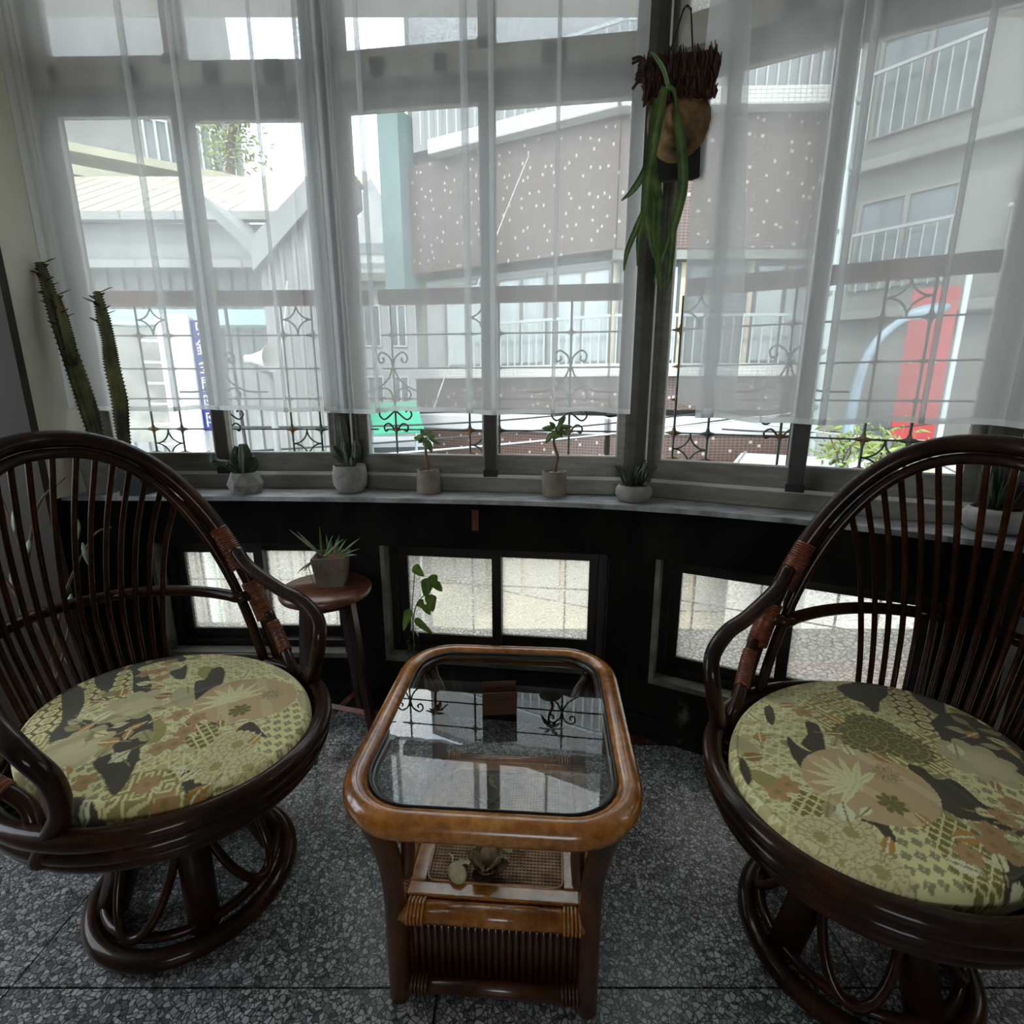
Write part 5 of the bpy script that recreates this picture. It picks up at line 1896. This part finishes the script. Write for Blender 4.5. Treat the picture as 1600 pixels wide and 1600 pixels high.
def grille(i, y_off, ext0, ext1, pairs, scrolls, label):
    a, d, L, an = FAC[i]
    n = Vector((-d.y, d.x))
    o = a + n * y_off
    t = thing('iron_grille', (o.x, o.y, 0), an, label, 'grille', 'wrought iron grilles outside the bay')
    x0, x1 = ext0, ext1
    MB().bbox(x0, x1, -.03, .03, 1.612, 1.672, .012).build('top_rail', 'rail_wood', t)
    r = .0042
    levels = (1.49, 1.35, 1.22, 1.085, .93, .72, .52, .36)
    for z in levels:
        MB().tube([(x0, 0, z), (x1, 0, z)], r * .9, 5).build('rod', 'iron', t)
    MB().tube([(x0, 0, .12), (x1, 0, .12)], .012, 6).build('bottom_rod', 'iron', t)
    for c in pairs:
        for s in (-1, 1):
            x = c + s * .066
            MB().tube([(x, 0, .12), (x, 0, 1.615)], r * 1.15, 6).build('upright', 'iron', t)
            for z in (1.49, 1.35, 1.22, 1.085, .98, .72, .52):
                sb = MB()
                star(sb, x, z, .042 if z in (1.49, 1.085) else .030)
                sb.build('star_boss', 'iron_rust' if s < 0 else 'iron', t)
        # concave diamonds at the top and below the lower rod
        for zc, hh in ((1.555, .062), (1.02, .065), (.62, .09)):
            mb = MB()
            W2 = .064
            for sx in (-1, 1):
                for sz in (-1, 1):
                    p = []
                    for k in range(9):
                        f = k / 8 * PI / 2
                        p.append((c + sx * (W2 - W2 * math.sin(f)), 0, zc + sz * (hh - hh * math.cos(f))))
                    mb.tube(p, r * .9, 5)
            mb.build('diamond', 'iron', t)
    for c in scrolls:
        MB().tube([(c, 0, .12), (c, 0, 1.615)], r * 1.1, 6).build('upright', 'iron', t)
        for zc in (1.30, .82):
            for sx in (-1, 1):
                P1 = spl([(c, 0, zc + .05), (c + sx * .012, 0, zc + .095), (c + sx * .045, 0, zc + .118), (c + sx * .066, 0, zc + .10), (c + sx * .058, 0, zc + .075), (c + sx * .040, 0, zc + .082), (c + sx * .044, 0, zc + .096)], 6)
                P2 = spl([(c, 0, zc + .06), (c + sx * .03, 0, zc + .0), (c + sx * .10, 0, zc - .045), (c + sx * .20, 0, zc - .05)], 6)
                P3 = spl([(c, 0, zc - .10), (c + sx * .02, 0, zc - .045), (c + sx * .055, 0, zc - .035), (c + sx * .075, 0, zc - .06), (c + sx * .062, 0, zc - .085), (c + sx * .046, 0, zc - .072)], 6)
                P4 = spl([(c, 0, zc - .13), (c + sx * .05, 0, zc - .17), (c + sx * .075, 0, zc - .15), (c + sx * .062, 0, zc - .125), (c + sx * .048, 0, zc - .138)], 6)
                P5 = spl([(c, 0, zc - .225), (c + sx * .03, 0, zc - .19), (c + sx * .055, 0, zc - .20), (c + sx * .05, 0, zc - .222), (c + sx * .036, 0, zc - .215)], 6)
                for P in (P1, P2, P3, P4, P5):
                    MB().tube(P, r, 5).build('scroll', 'iron', t)
        for z in (1.49, 1.085, .72):
            sb = MB()
            star(sb, c, z, .036)
            sb.build('star_boss', 'iron_rust', t)
    return t


grille(0, .36, -.45, .99, [.02, .66], [.30], 'wrought iron grille with diamonds outside the left window')
grille(1, .36, -.0, 1.14, [.54 - .09], [.045, .82], 'wrought iron grille with scrolls outside the middle window')
grille(2, .36, .06, 1.13, [.115, .77], [.44], 'wrought iron grille with scrolls outside the right window')
grille(3, .36, .14, 1.2, [.75], [.25], 'wrought iron grille outside the far right window')

# ================================================================== street and buildings
GZ = -3.3
tag(MB().box(-40, 40, 2.9, 90, GZ - .2, GZ).build('street_ground', 'street'), 'pale concrete street below the windows', 'street', kind='structure')
tag(MB().box(-14, -2.2, 3.2, 6.2, GZ, GZ + .12).build('pavement', 'pavement'), 'pale raised pavement before the metal shed', 'pavement', kind='structure')


def corrugated(mb, P0, P1, z0, z1f, pitch=.16, depth=.03, nrm=None):
    """ribbed sheet wall between plan points; z1f(s) gives the top"""
    A, B = Vector(P0), Vector(P1)
    d = B - A
    L = d.length
    d.normalize()
    nn = Vector((d.y, -d.x))
    prof = []
    s = 0
    while s < L:
        for f, o in ((0, 0), (.55, 0), (.65, 1), (.9, 1)):
            if s + f * pitch <= L: prof.append((s + f * pitch, o * depth))
        s += pitch
    prof.append((L, 0))
    vs = []
    for s, o in prof:
        p = A + d * s + nn * o
        vs += [(p.x, p.y, z0), (p.x, p.y, z1f(s))]
    m = len(prof)
    mb.add(vs, [(2 * k, 2 * k + 2, 2 * k + 3, 2 * k + 1) for k in range(m - 1)])
    return mb


# -- corrugated shed on the left: gable end towards us, long roof to its left
t = thing('metal_shed', (-3.0, 6.6, GZ), 0, 'corrugated metal shed with a pale yellow roof seen through the left window', 'building')
lo = lambda x, y, z: (x + 3.0, y - 6.6, z - GZ)


def L_(mb):
    mb.v = [lo(*v) for v in mb.v]
    return mb


w = MB()
corrugated(w, (-3.0, 6.6), (-2.05, 6.66), GZ, lambda s: 2.82 + s * .98, .15)
L_(w).build('gable_wall', 'sheet_white', t)
w = MB()
corrugated(w, (-9.5, 7.9), (-3.0, 7.9), GZ, lambda s: 3.0, .22)
L_(w).build('side_wall', 'sheet_metal', t)
MB().box(0, .95, .12, .3, 0, 6.1).build('gable_core', 'trim_grey', t)
MB().box(-6.5, 0, 1.36, 1.6, 0, 6.3).build('side_core', 'trim_grey', t)
w = MB().box(-6.5, 0, .86, 1.34, 5.45, 5.65)
w.build('teal_fascia', 'teal_board', t)
# yellow roof: ribbed slope rising away from us
rf = MB()
m = 26
for k in range(m):
    x0 = -9.6 + k * .28
    for (xa, xb, dz) in ((x0, x0 + .22, 0), (x0 + .22, x0 + .28, .006)):
        rf.add([(xa, 7.35, 3.52 + dz), (xb, 7.35, 3.52 + dz), (xb, 9.6, 4.75 + dz), (xa, 9.6, 4.75 + dz)], [(0, 1, 2, 3)])
L_(rf).build('roof', 'roof_yellow', t)
for z, y in ((3.52, 7.3), (2.98, 7.45)):
    g_ = MB().box(-9.6, -2.9, y, y + .14, z - .10, z)
    L_(g_).build('gutter', 'sheet_white', t)
    for k in range(9):
        j_ = MB().box(-9.4 + k * .72, -9.38 + k * .72, y - .006, y, z - .11, z + .01)
        L_(j_).build('gutter_bracket', 'trim_grey', t)
L_(MB().box(-9.6, -2.9, 7.5, 7.9, 2.98, 3.42)).build('eave_board', 'sheet_metal', t)
# gable verge trim
vt = MB()
vt.add([(-3.5, 6.45, 3.28), (-3.02, 6.45, 2.80), (-3.02, 6.45, 2.97), (-3.5, 6.45, 3.42), (-3.5, 7.4, 3.28), (-3.02, 7.4, 2.80), (-3.02, 7.4, 2.97), (-3.5, 7.4, 3.42)],
       [(0, 1, 2, 3), (4, 7, 6, 5), (0, 4, 5, 1), (3, 2, 6, 7), (0, 3, 7, 4), (1, 5, 6, 2)])
L_(vt).build('verge_trim', 'trim_grey', t)
vt = MB()
vt.add([(-3.02, 6.45, 2.62), (-2.0, 6.51, 3.62), (-2.0, 6.51, 3.90), (-3.02, 6.45, 2.96), (-3.02, 7.6, 2.62), (-2.0, 7.6, 3.62), (-2.0, 7.6, 3.90), (-3.02, 7.6, 2.96)],
       [(0, 1, 2, 3), (4, 7, 6, 5), (0, 4, 5, 1), (3, 2, 6, 7), (0, 3, 7, 4), (1, 5, 6, 2)])
L_(vt).build('verge_trim', 'sheet_metal', t)
rf = MB()
for k in range(4):
    y0 = 6.5 + k * .3
    for ya, yb, dz in ((y0, y0 + .24, 0), (y0 + .24, y0 + .3, .006)):
        rf.add([(-3.02, ya, 2.98 + dz), (-3.02, yb, 2.98 + dz), (-1.98, yb, 3.92 + dz), (-1.98, ya, 3.92 + dz)], [(0, 3, 2, 1)])
L_(rf).build('gable_roof', 'roof_yellow', t)
# small hooded vent pipe on the wall
L_(MB().lathe([(.05, .35), (.05, .62), (.03, .66), (0, .67)], 12, (-2.72, 6.45, .0))).build('vent_pipe', 'trim_grey', t)
L_(MB().tube(spl([(-3.30, 6.4, .2), (-3.34, 6.4, 1.2), (-3.4, 6.45, 2.4)], 5), .022, 6)).build('drain_pipe', 'cable', t)

# -- loudspeaker horn on a bracket
t = thing('horn_loudspeaker', (-2.16, 4.6, 1.53), math.radians(-12), 'pale horn loudspeaker on a pole outside the left window', 'loudspeaker')
hb_ = MB().lathe([(.02, -.16), (.035, -.15), (.035, -.09), (.05, -.04), (.07, .03), (.115, .09), (.12, .095), (.110, .092), (.06, .02), (.02, -.05)], 24, smooth=True, close=False)
hb_.xf(Matrix.Rotation(math.radians(90), 4, 'Y'))
hb_.build('horn', 'horn', t)
MB().tube([(-.12, 0, -.03), (-.10, .02, -.10), (.02, .05, -.12)], .012, 6).build('bracket', 'trim_grey', t)
MB().tube([(.02, .06, -4.83), (.02, .06, -.10)], .03, 8).build('pole', 'trim_grey', t)

# -- upright shop sign with blue lettering
t = thing('street_sign', (-3.02, 5.05, GZ), math.radians(16), 'tall white upright sign with blue panel and white characters', 'sign')
MB().bbox(-.24, .03, -.10, .10, 3.98, 5.24, .02).build('sign_box', 'sign_white', t)
pn = MB().bbox(.032, .22, -.06, .06, 4.18, 5.20, .01).build('blue_panel', 'sign_blue', t)
MB().tube([(-.1, 0, 0), (-.1, 0, 4.0)], .05, 10).build('sign_post', 'pole_white', t)
for k in range(6):
    MB().box(-.42, -.245, -.01, .01, 4.05 + k * .19, 4.07 + k * .19).build('side_fin', 'sign_white', t)


def text_mesh(s, size):
    cu = bpy.data.curves.new('glyph', 'FONT')
    cu.body = s
    cu.size = size
    cu.align_x = 'CENTER'
    cu.extrude = .002
    ob = bpy.data.objects.new('glyph', cu)
    COL.objects.link(ob)
    bpy.context.view_layer.update()
    dg = bpy.context.evaluated_depsgraph_get()
    me = bpy.data.meshes.new_from_object(ob.evaluated_get(dg))
    bpy.data.objects.remove(ob, do_unlink=True)
    bpy.data.curves.remove(cu)
    return me


for k, ch_ in enumerate('只鎖金間院阼'):
    try:
        me = text_mesh(ch_, .15)
        me.name = 'character'
        me.materials.clear()
        me.materials.append(MAT('sign_white'))
        o = bpy.data.objects.new('character', me)
        COL.objects.link(o)
        o.parent = pn
        o.location = (.126, -.062, 5.06 - k * .165)
        o.rotation_euler = (PI / 2, 0, 0)
    except Exception:
        pass
# -- grey tarpaulin screen left of the sign
t = thing('tarpaulin_screen', (-3.75, 5.3, GZ), math.radians(8), 'crumpled grey tarpaulin stretched on a frame left of the sign', 'tarpaulin')
tp = MB()
for j in range(13):
    for k in range(13):
        tp.v.append((-.52 + 1.0 * k / 12, -.03 * math.sin(k * 1.3 + j * .7) - .02 * math.sin(j * 2.1), 4.05 + 1.12 * j / 12))
for j in range(12):
    for k in range(12):
        a_ = j * 13 + k
        tp.f.append((a_, a_ + 1, a_ + 14, a_ + 13)); tp.sm.append(True)
tp.build('sheet', 'tarp', t)
for x in (-.53, .49):
    MB().tube([(x, .02, 0), (x, .02, 5.2)], .02, 6).build('frame_post', 'pole_white', t)
MB().tube([(-.53, .02, 5.2), (.49, .02, 5.2)], .02, 6).build('frame_bar', 'pole_white', t)


# -- window helper for far buildings
def bwin(t, x0, x1, y, z0, z1, pane='win_pale', fr='win_frame', mull=1):
    mb = MB()
    f_ = .05
    mb.box(x0, x1, y - .05, y + .02, z0, z0 + f_); mb.box(x0, x1, y - .05, y + .02, z1 - f_, z1)
    mb.box(x0, x0 + f_, y - .05, y + .02, z0 + f_, z1 - f_); mb.box(x1 - f_, x1, y - .05, y + .02, z0 + f_, z1 - f_)
    for k in range(mull):
        xm = x0 + (x1 - x0) * (k + 1) / (mull + 1)
        mb.box(xm - .03, xm + .03, y - .05, y + .02, z0 + f_, z1 - f_)
    w_ = mb.build('window', fr, t)
    MB().box(x0 + f_, x1 - f_, y - .015, y, z0 + f_, z1 - f_).build('pane', pane, w_)


# -- brown tiled building: right wing square to us
t = thing('tiled_building', (1.85, 9.9, GZ), math.radians(-1.5), 'brown tiled corner building with white bands and a teal strip', 'building')
B0 = -GZ
Wd = 3.75
MB().box(0, Wd, .35, 4, 0, B0 + 9).build('core', 'conc_grey', t)
MB().box(0, Wd, 0, .35, B0 + 3.72, B0 + 5.78).build('tile_wall', 'tile_brown', t)
MB().bbox(-.05, Wd, -.25, .35, B0 + 5.80, B0 + 6.06, .02).build('white_band', 'tile_white', t)
MB().box(0, Wd, 0, .35, B0 + .92, B0 + 1.52).build('tile_wall', 'tile_brown', t)
MB().bbox(-.05, Wd, -.18, .35, B0 + 1.53, B0 + 1.76, .02).build('white_band', 'tile_white', t)
MB().bbox(-.1, Wd + .35, -.9, .35, B0 + .52, B0 + .80, .02).build('canopy_top', 'conc_white', t)
MB().box(-.1, Wd + .3, -.85, -.75, B0 - .35, B0 + .52).build('canopy_tile', 'tile_brown', t)
MB().box(-.05, Wd, .02, .34, B0 + 3.55, B0 + 3.72).build('lintel', 'conc_grey', t)
for k in range(3):
    x = .12 + k * 1.22
    bwin(t, x, x + 1.1, .22, B0 + 1.78, B0 + 3.52, 'win_pale' if k != 1 else 'win_dark', 'win_frame', 1)
MB().box(0, Wd, .24, .33, B0 + 1.76, B0 + 3.55).build('recess_wall', 'beige', t)
# balcony rails, in front of the windows and on the storey above
for z0_, z1_ in ((1.76, 2.62), (6.06, 7.1)):
    MB().box(0, Wd, -.12, -.08, B0 + z1_ - .05, B0 + z1_).build('balcony_rail', 'pole_white', t)
    for k in range(22):
        x = .05 + k * (Wd - .1) / 21
        MB().box(x - .012, x + .012, -.11, -.09, B0 + z0_, B0 + z1_ - .05).build('baluster', 'pole_white', t)
MB().box(0, Wd, .1, .34, B0 + 6.06, B0 + 8.6).build('upper_wall', 'conc_pale', t)
MB().box(0, Wd, .3, .36, 0, B0 - .4).build('shopfront', 'beige', t)
for k in range(4):
    MB().box(.1 + k * .92, .92 + k * .92, .22, .30, .05, 2.5).build('shutter', 'conc_white', t)
# -- left wing running back down the street
ang = math.atan2(-2.15, 4.2)
MB.XF = t.matrix_basis.inverted() @ Matrix.Translation((-2.35, 12.05, GZ)) @ Matrix.Rotation(ang, 4, 'Z')
Wd = 4.70
MB().box(0, Wd, .35, 3.4, 0, B0 + 9).build('core', 'conc_grey', t)
MB().box(.0, Wd, 0, .35, B0 + 3.72, B0 + 5.78).build('tile_wall', 'tile_brown', t)
MB().box(-.30, .22, -.28, .3, B0 + 3.3, B0 + 6.75).build('teal_strip', 'teal_col', t)
MB().bbox(.9, Wd, -.25, .35, B0 + 5.80, B0 + 6.06, .02).build('white_band', 'tile_white', t)
MB().box(.2, Wd, 0, .35, B0 + .92, B0 + 1.52).build('tile_wall', 'tile_brown', t)
MB().bbox(.2, Wd, -.18, .35, B0 + 1.53, B0 + 1.76, .02).build('white_band', 'tile_white', t)
MB().bbox(.9, Wd + .2, -.9, .35, B0 + .52, B0 + .80, .02).build('canopy_top', 'conc_white', t)
MB().box(.9, Wd + .2, -.85, -.75, B0 - .35, B0 + .52).build('canopy_tile', 'tile_brown', t)
for k in range(3):
    x = .9 + k * 1.3
    bwin(t, x, x + 1.1, .22, B0 + 1.78, B0 + 3.5, 'win_pale', 'conc_grey', 1)
MB().box(.4, Wd, .24, .33, B0 + 1.76, B0 + 3.6).build('recess_wall', 'conc_pale', t)
for z0_, z1_, xa in ((1.76, 2.62, 1.6), (6.06, 7.1, .6)):
    MB().box(xa, Wd, -.12, -.08, B0 + z1_ - .05, B0 + z1_).build('balcony_rail', 'pole_white', t)
    for k in range(20):
        x = xa + .05 + k * (Wd - xa - .1) / 19
        MB().box(x - .014, x + .014, -.11, -.09, B0 + z0_, B0 + z1_ - .05).build('baluster', 'pole_white', t)
MB().box(.3, Wd, .1, .34, B0 + 6.06, B0 + 8.6).build('upper_wall', 'conc_pale', t)
MB().box(0, Wd, .3, .36, 0, B0 - .4).build('shopfront', 'beige', t)
for k in range(5):
    MB().box(.1 + k * .92, .92 + k * .92, .22, .30, .05, 2.5).build('shutter', 'conc_white', t)

MB.XF = None

# -- grey concrete building on the right, close by, running towards us
ang = math.atan2(-5.0, 4.2)
t = thing('concrete_building', (4.9, 8.9, GZ), ang, 'grey concrete building with barred windows seen through the right curtain', 'building')
Wd = 7.5
MB().box(0, Wd, 0, 3, 0, B0 + 9).build('core', 'conc_grey', t)
for z in (2.3, 4.35, 6.3):
    MB().bbox(-.05, Wd, -.22, .05, B0 + z, B0 + z + .14, .02).build('ledge', 'conc_grey', t)
for zz in (2.75, 4.8):
    for k in range(4):
        x = .5 + k * 1.75
        bwin(t, x, x + 1.2, -.01, B0 + zz, B0 + zz + 1.25, 'win_dark', 'conc_grey', 1)
        for j in range(9):
            MB().box(x + .02 + j * .145, x + .035 + j * .145, -.26, -.24, B0 + zz - .05, B0 + zz + .75).build('window_bar', 'conc_pale', t)
        MB().box(x - .02, x + 1.22, -.27, -.23, B0 + zz + .73, B0 + zz + .77).build('bar_rail', 'conc_pale', t)
for k in range(8):
    MB().box(.1 + k * .9, .95 + k * .9, -.06, 0, B0 - 2.6, B0 + .6 + .0 * k).build('roller_shutter', 'conc_pale', t)
# -- concrete block and tree far left above the shed
t = thing('apartment_block', (-10.0, 14, GZ), math.radians(24), 'weathered grey apartment block rising above the shed roof', 'building')
MB().box(-3.5, 3.1, 0, 5, 0, B0 + 10.5).build('core', 'conc_grey', t)
for k in range(3):
    for j in range(2):
        bwin(t, 1.0 + k * .72, 1.55 + k * .72, -.01, B0 + 5.1 + j * 1.6, B0 + 6.2 + j * 1.6, 'win_dark', 'conc_white', 1)
MB().bbox(-3.5, 3.2, -.3, .1, B0 + 6.45, B0 + 6.6, .03).build('ledge', 'conc_pale', t)
# second roof behind the shed
t = thing('roof_ridge', (-6.5, 10.6, GZ), math.radians(33), 'pale ridge of a second roof behind the shed', 'roof')
MB().box(-1.8, 1.3, -.2, .5, 0, B0 + 4.8).build('wall', 'conc_pale', t)
MB().box(-1.9, 1.4, -.35, .6, B0 + 4.8, B0 + 4.95).build('roof', 'roof_yellow', t)
MB().box(-1.9, 1.4, -.35, .3, B0 + 5.15, B0 + 5.28).build('ridge_cap', 'roof_yellow', t)
t = thing('street_tree', (-6.2, 12.8, GZ), 0, 'leafy tree beside the grey apartment block', 'tree')
MB().tube(spl([(0, 0, 0), (.05, 0, 5), (-.05, 0, 9.2), (.2, 0, 10.4)], 5), [.16 - .006 * k for k in range(16)], 8).build('trunk', 'trunk', t)
rg = random.Random(31)
cl = MB()
for k in range(520):
    c = rg.choice([(-.1, 0, 10.2, .5), (.25, 0, 9.9, .42), (-.2, 0, 9.6, .4), (.15, .1, 10.6, .35)])
    p = Vector((c[0] + rg.gauss(0, c[3] * .55), c[1] + rg.gauss(0, c[3] * .6), c[2] + rg.gauss(0, c[3] * .55)))
    d = Vector((rg.gauss(0, 1), rg.gauss(0, 1), rg.gauss(-.3, .6))).normalized() * rg.uniform(.10, .17)
    leaf(cl, p, p + d, .035, (rg.random(), -1, .6), .1, n=3)
tag(cl.build('foliage', 'tree_leaf', t), kind='stuff')

# -- far white towers down the street
t = thing('white_tower', (-13.9, 58, GZ), 0, 'distant white stepped tower at the end of the street', 'building')
for (x0, x1, z0, z1) in ((-2.8, 2.0, 0, 19.8), (-2.2, 1.2, 19.8, 22.0), (-1.6, .4, 22.0, 24.3), (-1.2, -.8, 24.3, 26.2)):
    MB().box(x0, x1, 0, 5, z0, z1).build('block', 'conc_pale', t)
for k in range(6):
    MB().box(-2.6, 1.6, -.15, 0, 9.0 + k * 1.9, 10.0 + k * 1.9).build('window_band', 'win_dark', t)
t = thing('white_house', (-6.1, 25, GZ), 0, 'small white house with flat roof far down the street', 'building')
MB().box(-1.5, 1.3, 0, 3, 0, 9.6).build('wall', 'conc_white', t)
MB().box(-1.6, 1.4, -.3, 3.1, 9.6, 9.9).build('roof', 'conc_pale', t)
for k in range(3):
    bwin(t, -1.2 + k * .85, -.6 + k * .85, 0, 7.6, 8.8, 'win_dark', 'conc_pale', 0)
    bwin(t, -1.2 + k * .85, -.6 + k * .85, 0, 5.3, 6.5, 'win_dark', 'conc_pale', 0)
t = thing('grey_house', (-4.3, 19, GZ), 0, 'narrow grey house in shade beside the tiled building', 'building')
MB().box(-1.2, .9, 0, 3, 0, 8.2).build('wall', 'conc_pale', t)
MB().box(-1.3, 1.0, -.4, 3.1, 8.2, 8.45).build('roof', 'conc_grey', t)
for k in range(2):
    bwin(t, -.9 + k * .9, -.3 + k * .9, 0, 6.1, 7.5, 'win_dark', 'conc_white', 1)
    bwin(t, -.9 + k * .9, -.3 + k * .9, 0, 3.8, 5.1, 'win_dark', 'conc_white', 1)

# -- curved street lamp
t = thing('street_lamp', (3.80, 5.9, GZ), 0, 'pale blue curved street lamp outside the right window', 'street lamp')
MB().tube(spl([(0, 0, 0), (.0, 0, 2.5), (.03, 0, 4.1), (.08, 0, 4.75), (.20, 0, 5.08), (.40, 0, 5.28), (.52, 0, 5.34)], 6), [.075 - .0012 * k for k in range(37)], 10).build('post', 'pole_blue', t)
hd = MB()
hd.ell((.70, 0, 5.40), .25, .11, .075, 16, 8)
hd.xf(Matrix.Translation((.7, 0, 5.4)) @ Matrix.Rotation(math.radians(-12), 4, 'Y') @ Matrix.Translation((-.7, 0, -5.4)))
hd.build('lamp_head', 'pole_blue', t)
MB().bbox(.54, .82, -.06, .06, 5.315, 5.345, .01).build('lamp_lens', 'lamp_glass', t)
# -- red banner sign
t = thing('red_banner', (5.45, 7.05, GZ), math.radians(-35), 'tall red shop banner on the street outside the right window', 'sign')
MB().bbox(-.24, .24, -.04, .04, B0 + .62, B0 + 2.55, .01).build('banner_board', 'red_sign', t)
MB().tube([(.30, 0, 0), (.30, 0, B0 + 2.75)], .035, 8).build('banner_post', 'pole_white', t)
for k in range(3):
    MB().box(-.16 + k * .13, -.13 + k * .13, -.05, -.04, B0 + 1.62, B0 + 1.66).build('stud', 'pole_white', t)
t = thing('white_downpipe', (4.55, 7.9, GZ), 0, 'white pipe running up the corner of the tiled building', 'pipe')
MB().tube([(.1, 0, 0), (.05, 0, B0 + 2.8), (-.06, 0, B0 + 6.5)], .055, 8).build('pipe', 'pole_white', t)
for k in range(7):
    MB().box(-.03, .14, -.05, .05, B0 + .2 + k * .8, B0 + .26 + k * .8).build('clamp', 'trim_grey', t)
# -- green awning and scooter shapes under the middle window
t = thing('green_awning', (-1.55, 7.1, GZ), math.radians(20), 'small bright green awning below the middle window', 'awning')
aw = MB()
aw.add([(-.36, -.3, B0 + .72), (.30, -.3, B0 + .74), (.30, .35, B0 + 1.12), (-.36, .35, B0 + 1.10), (-.36, -.3, B0 + .70), (.30, -.3, B0 + .72), (.30, .35, B0 + 1.09), (-.36, .35, B0 + 1.07)],
       [(0, 1, 2, 3), (4, 7, 6, 5), (0, 4, 5, 1), (1, 5, 6, 2), (2, 6, 7, 3), (3, 7, 4, 0)])
aw.build('canopy', 'green_awning', t)
for x in (-.34, .28):
    MB().tube([(x, .33, 0), (x, .33, B0 + 1.08)], .02, 6).build('post', 'pole_white', t)
t = thing('dark_shed', (-1.65, 7.75, GZ), math.radians(10), 'low dark lean-to with a white flat roof under the green awning', 'building')
MB().box(-.5, .35, 0, .9, 0, B0 + .45).build('wall', 'win_frame', t)
MB().box(-.6, .45, -.1, 1.0, B0 + .45, B0 + .52).build('roof', 'conc_white', t)

# -- white roof slab and shrubs low on the right
t = thing('white_roof_slab', (4.0, 6.9, GZ), math.radians(-28), 'white painted low roof beyond the right grille', 'roof')
MB().box(-.9, 2.6, -.6, 1.0, B0 + .15, B0 + .30).build('slab', 'conc_white', t)
MB().box(-.8, 2.5, -.45, .9, 0, B0 + .15).build('wall', 'conc_white', t)
for k in range(6):
    MB().box(-.85 + k * .6, -.83 + k * .6, -.6, 1.0, B0 + .30, B0 + .315).build('seam', 'trim_grey', t)


def bush(x, y, z, n, s, label, seed):
    t = thing('roof_shrub', (x, y, z), 0, label, 'shrub', 'shrubs below the right window')
    rg = random.Random(seed)
    for k in range(5):
        MB().tube(spl([(0, 0, 0), (rg.gauss(0, s * .3), rg.gauss(0, s * .2), s * .7), (rg.gauss(0, s * .8), rg.gauss(0, s * .4), s * 1.4)], 4), .008, 5).build('branch', 'trunk', t)
    mb = MB()
    for k in range(n):
        p = Vector((rg.gauss(0, s * .7), rg.gauss(0, s * .4), s * .9 + rg.gauss(0, s * .45)))
        d = Vector((rg.gauss(0, 1), rg.gauss(0, 1), rg.gauss(.1, .6))).normalized() * rg.uniform(.07, .12)
        leaf(mb, p, p + d, .018, (rg.random(), -1, .5), .1, n=3)
    tag(mb.build('foliage', 'tree_leaf', t), kind='stuff')
    MB().lathe([(.10, 0), (.14, .16), (.12, .16), (.12, .13), (0, .13)], 14, (0, 0, -.16)).build('pot', 'conc_grey', t)


bush(3.30, 5.1, .50, 150, .24, 'light green shrub beside the street lamp post', 41)
bush(3.85, 5.3, .42, 170, .26, 'broader green shrub right of the street lamp', 42)
# small platform carrying the shrubs
t = thing('planter_shelf', (3.5, 5.2, GZ), 0, 'narrow white ledge carrying the shrubs', 'ledge')
MB().box(-.5, .75, -.3, .4, 0, B0 + .26).build('wall', 'conc_white', t)
MB().box(-.55, .8, -.35, .45, B0 + .26, B0 + .34).build('top', 'conc_white', t)

# -- cables across the street
rg = random.Random(77)
CB = [((-6, 4.40, .6), (4.6, 8.4, 1.12), .16, 'cable', 'thick dark cable sagging across the street'),
      ((-6, 4.50, .5), (4.6, 8.3, 1.0), .20, 'cable', 'second dark cable just below the thick one'),
      ((-6, 4.30, .45), (4.6, 8.2, .95), .12, 'cable_light', 'pale cable running under the dark ones'),
      ((-2.75, 5.0, .92), (1.9, 8.9, 1.0), .10, 'cable', 'cable leading from the sign to the tiled building'),
      ((-1.2, 8.0, 1.0), (.3, 10.2, 5.3), -.1, 'cable_light', 'pale wire slanting up to the tiled building'),
      ((-2.16, 4.70, 1.35), (-2.6, 6.38, 2.5), .2, 'cable_light', 'pale wire looping from the horn to the shed'),
      ((2.6, 6.4, .8), (6.2, 6.6, 1.0), .12, 'cable', 'dark cable over the white roof'),
      ((2.6, 6.3, .95), (6.3, 6.4, .65), .10, 'cable_light', 'pale cable over the white roof')]
for a_, b_, sag, mt, lab in CB:
    A, B = Vector(a_), Vector(b_)
    P = [A.lerp(B, k / 16) - Vector((0, 0, sag * 4 * (k / 16) * (1 - k / 16))) for k in range(17)]
    o = MB().tube(P, .012, 5).build('street_cable', mt, None, origin=tuple(A))
    tag(o, lab, 'cable', 'cables over the street')
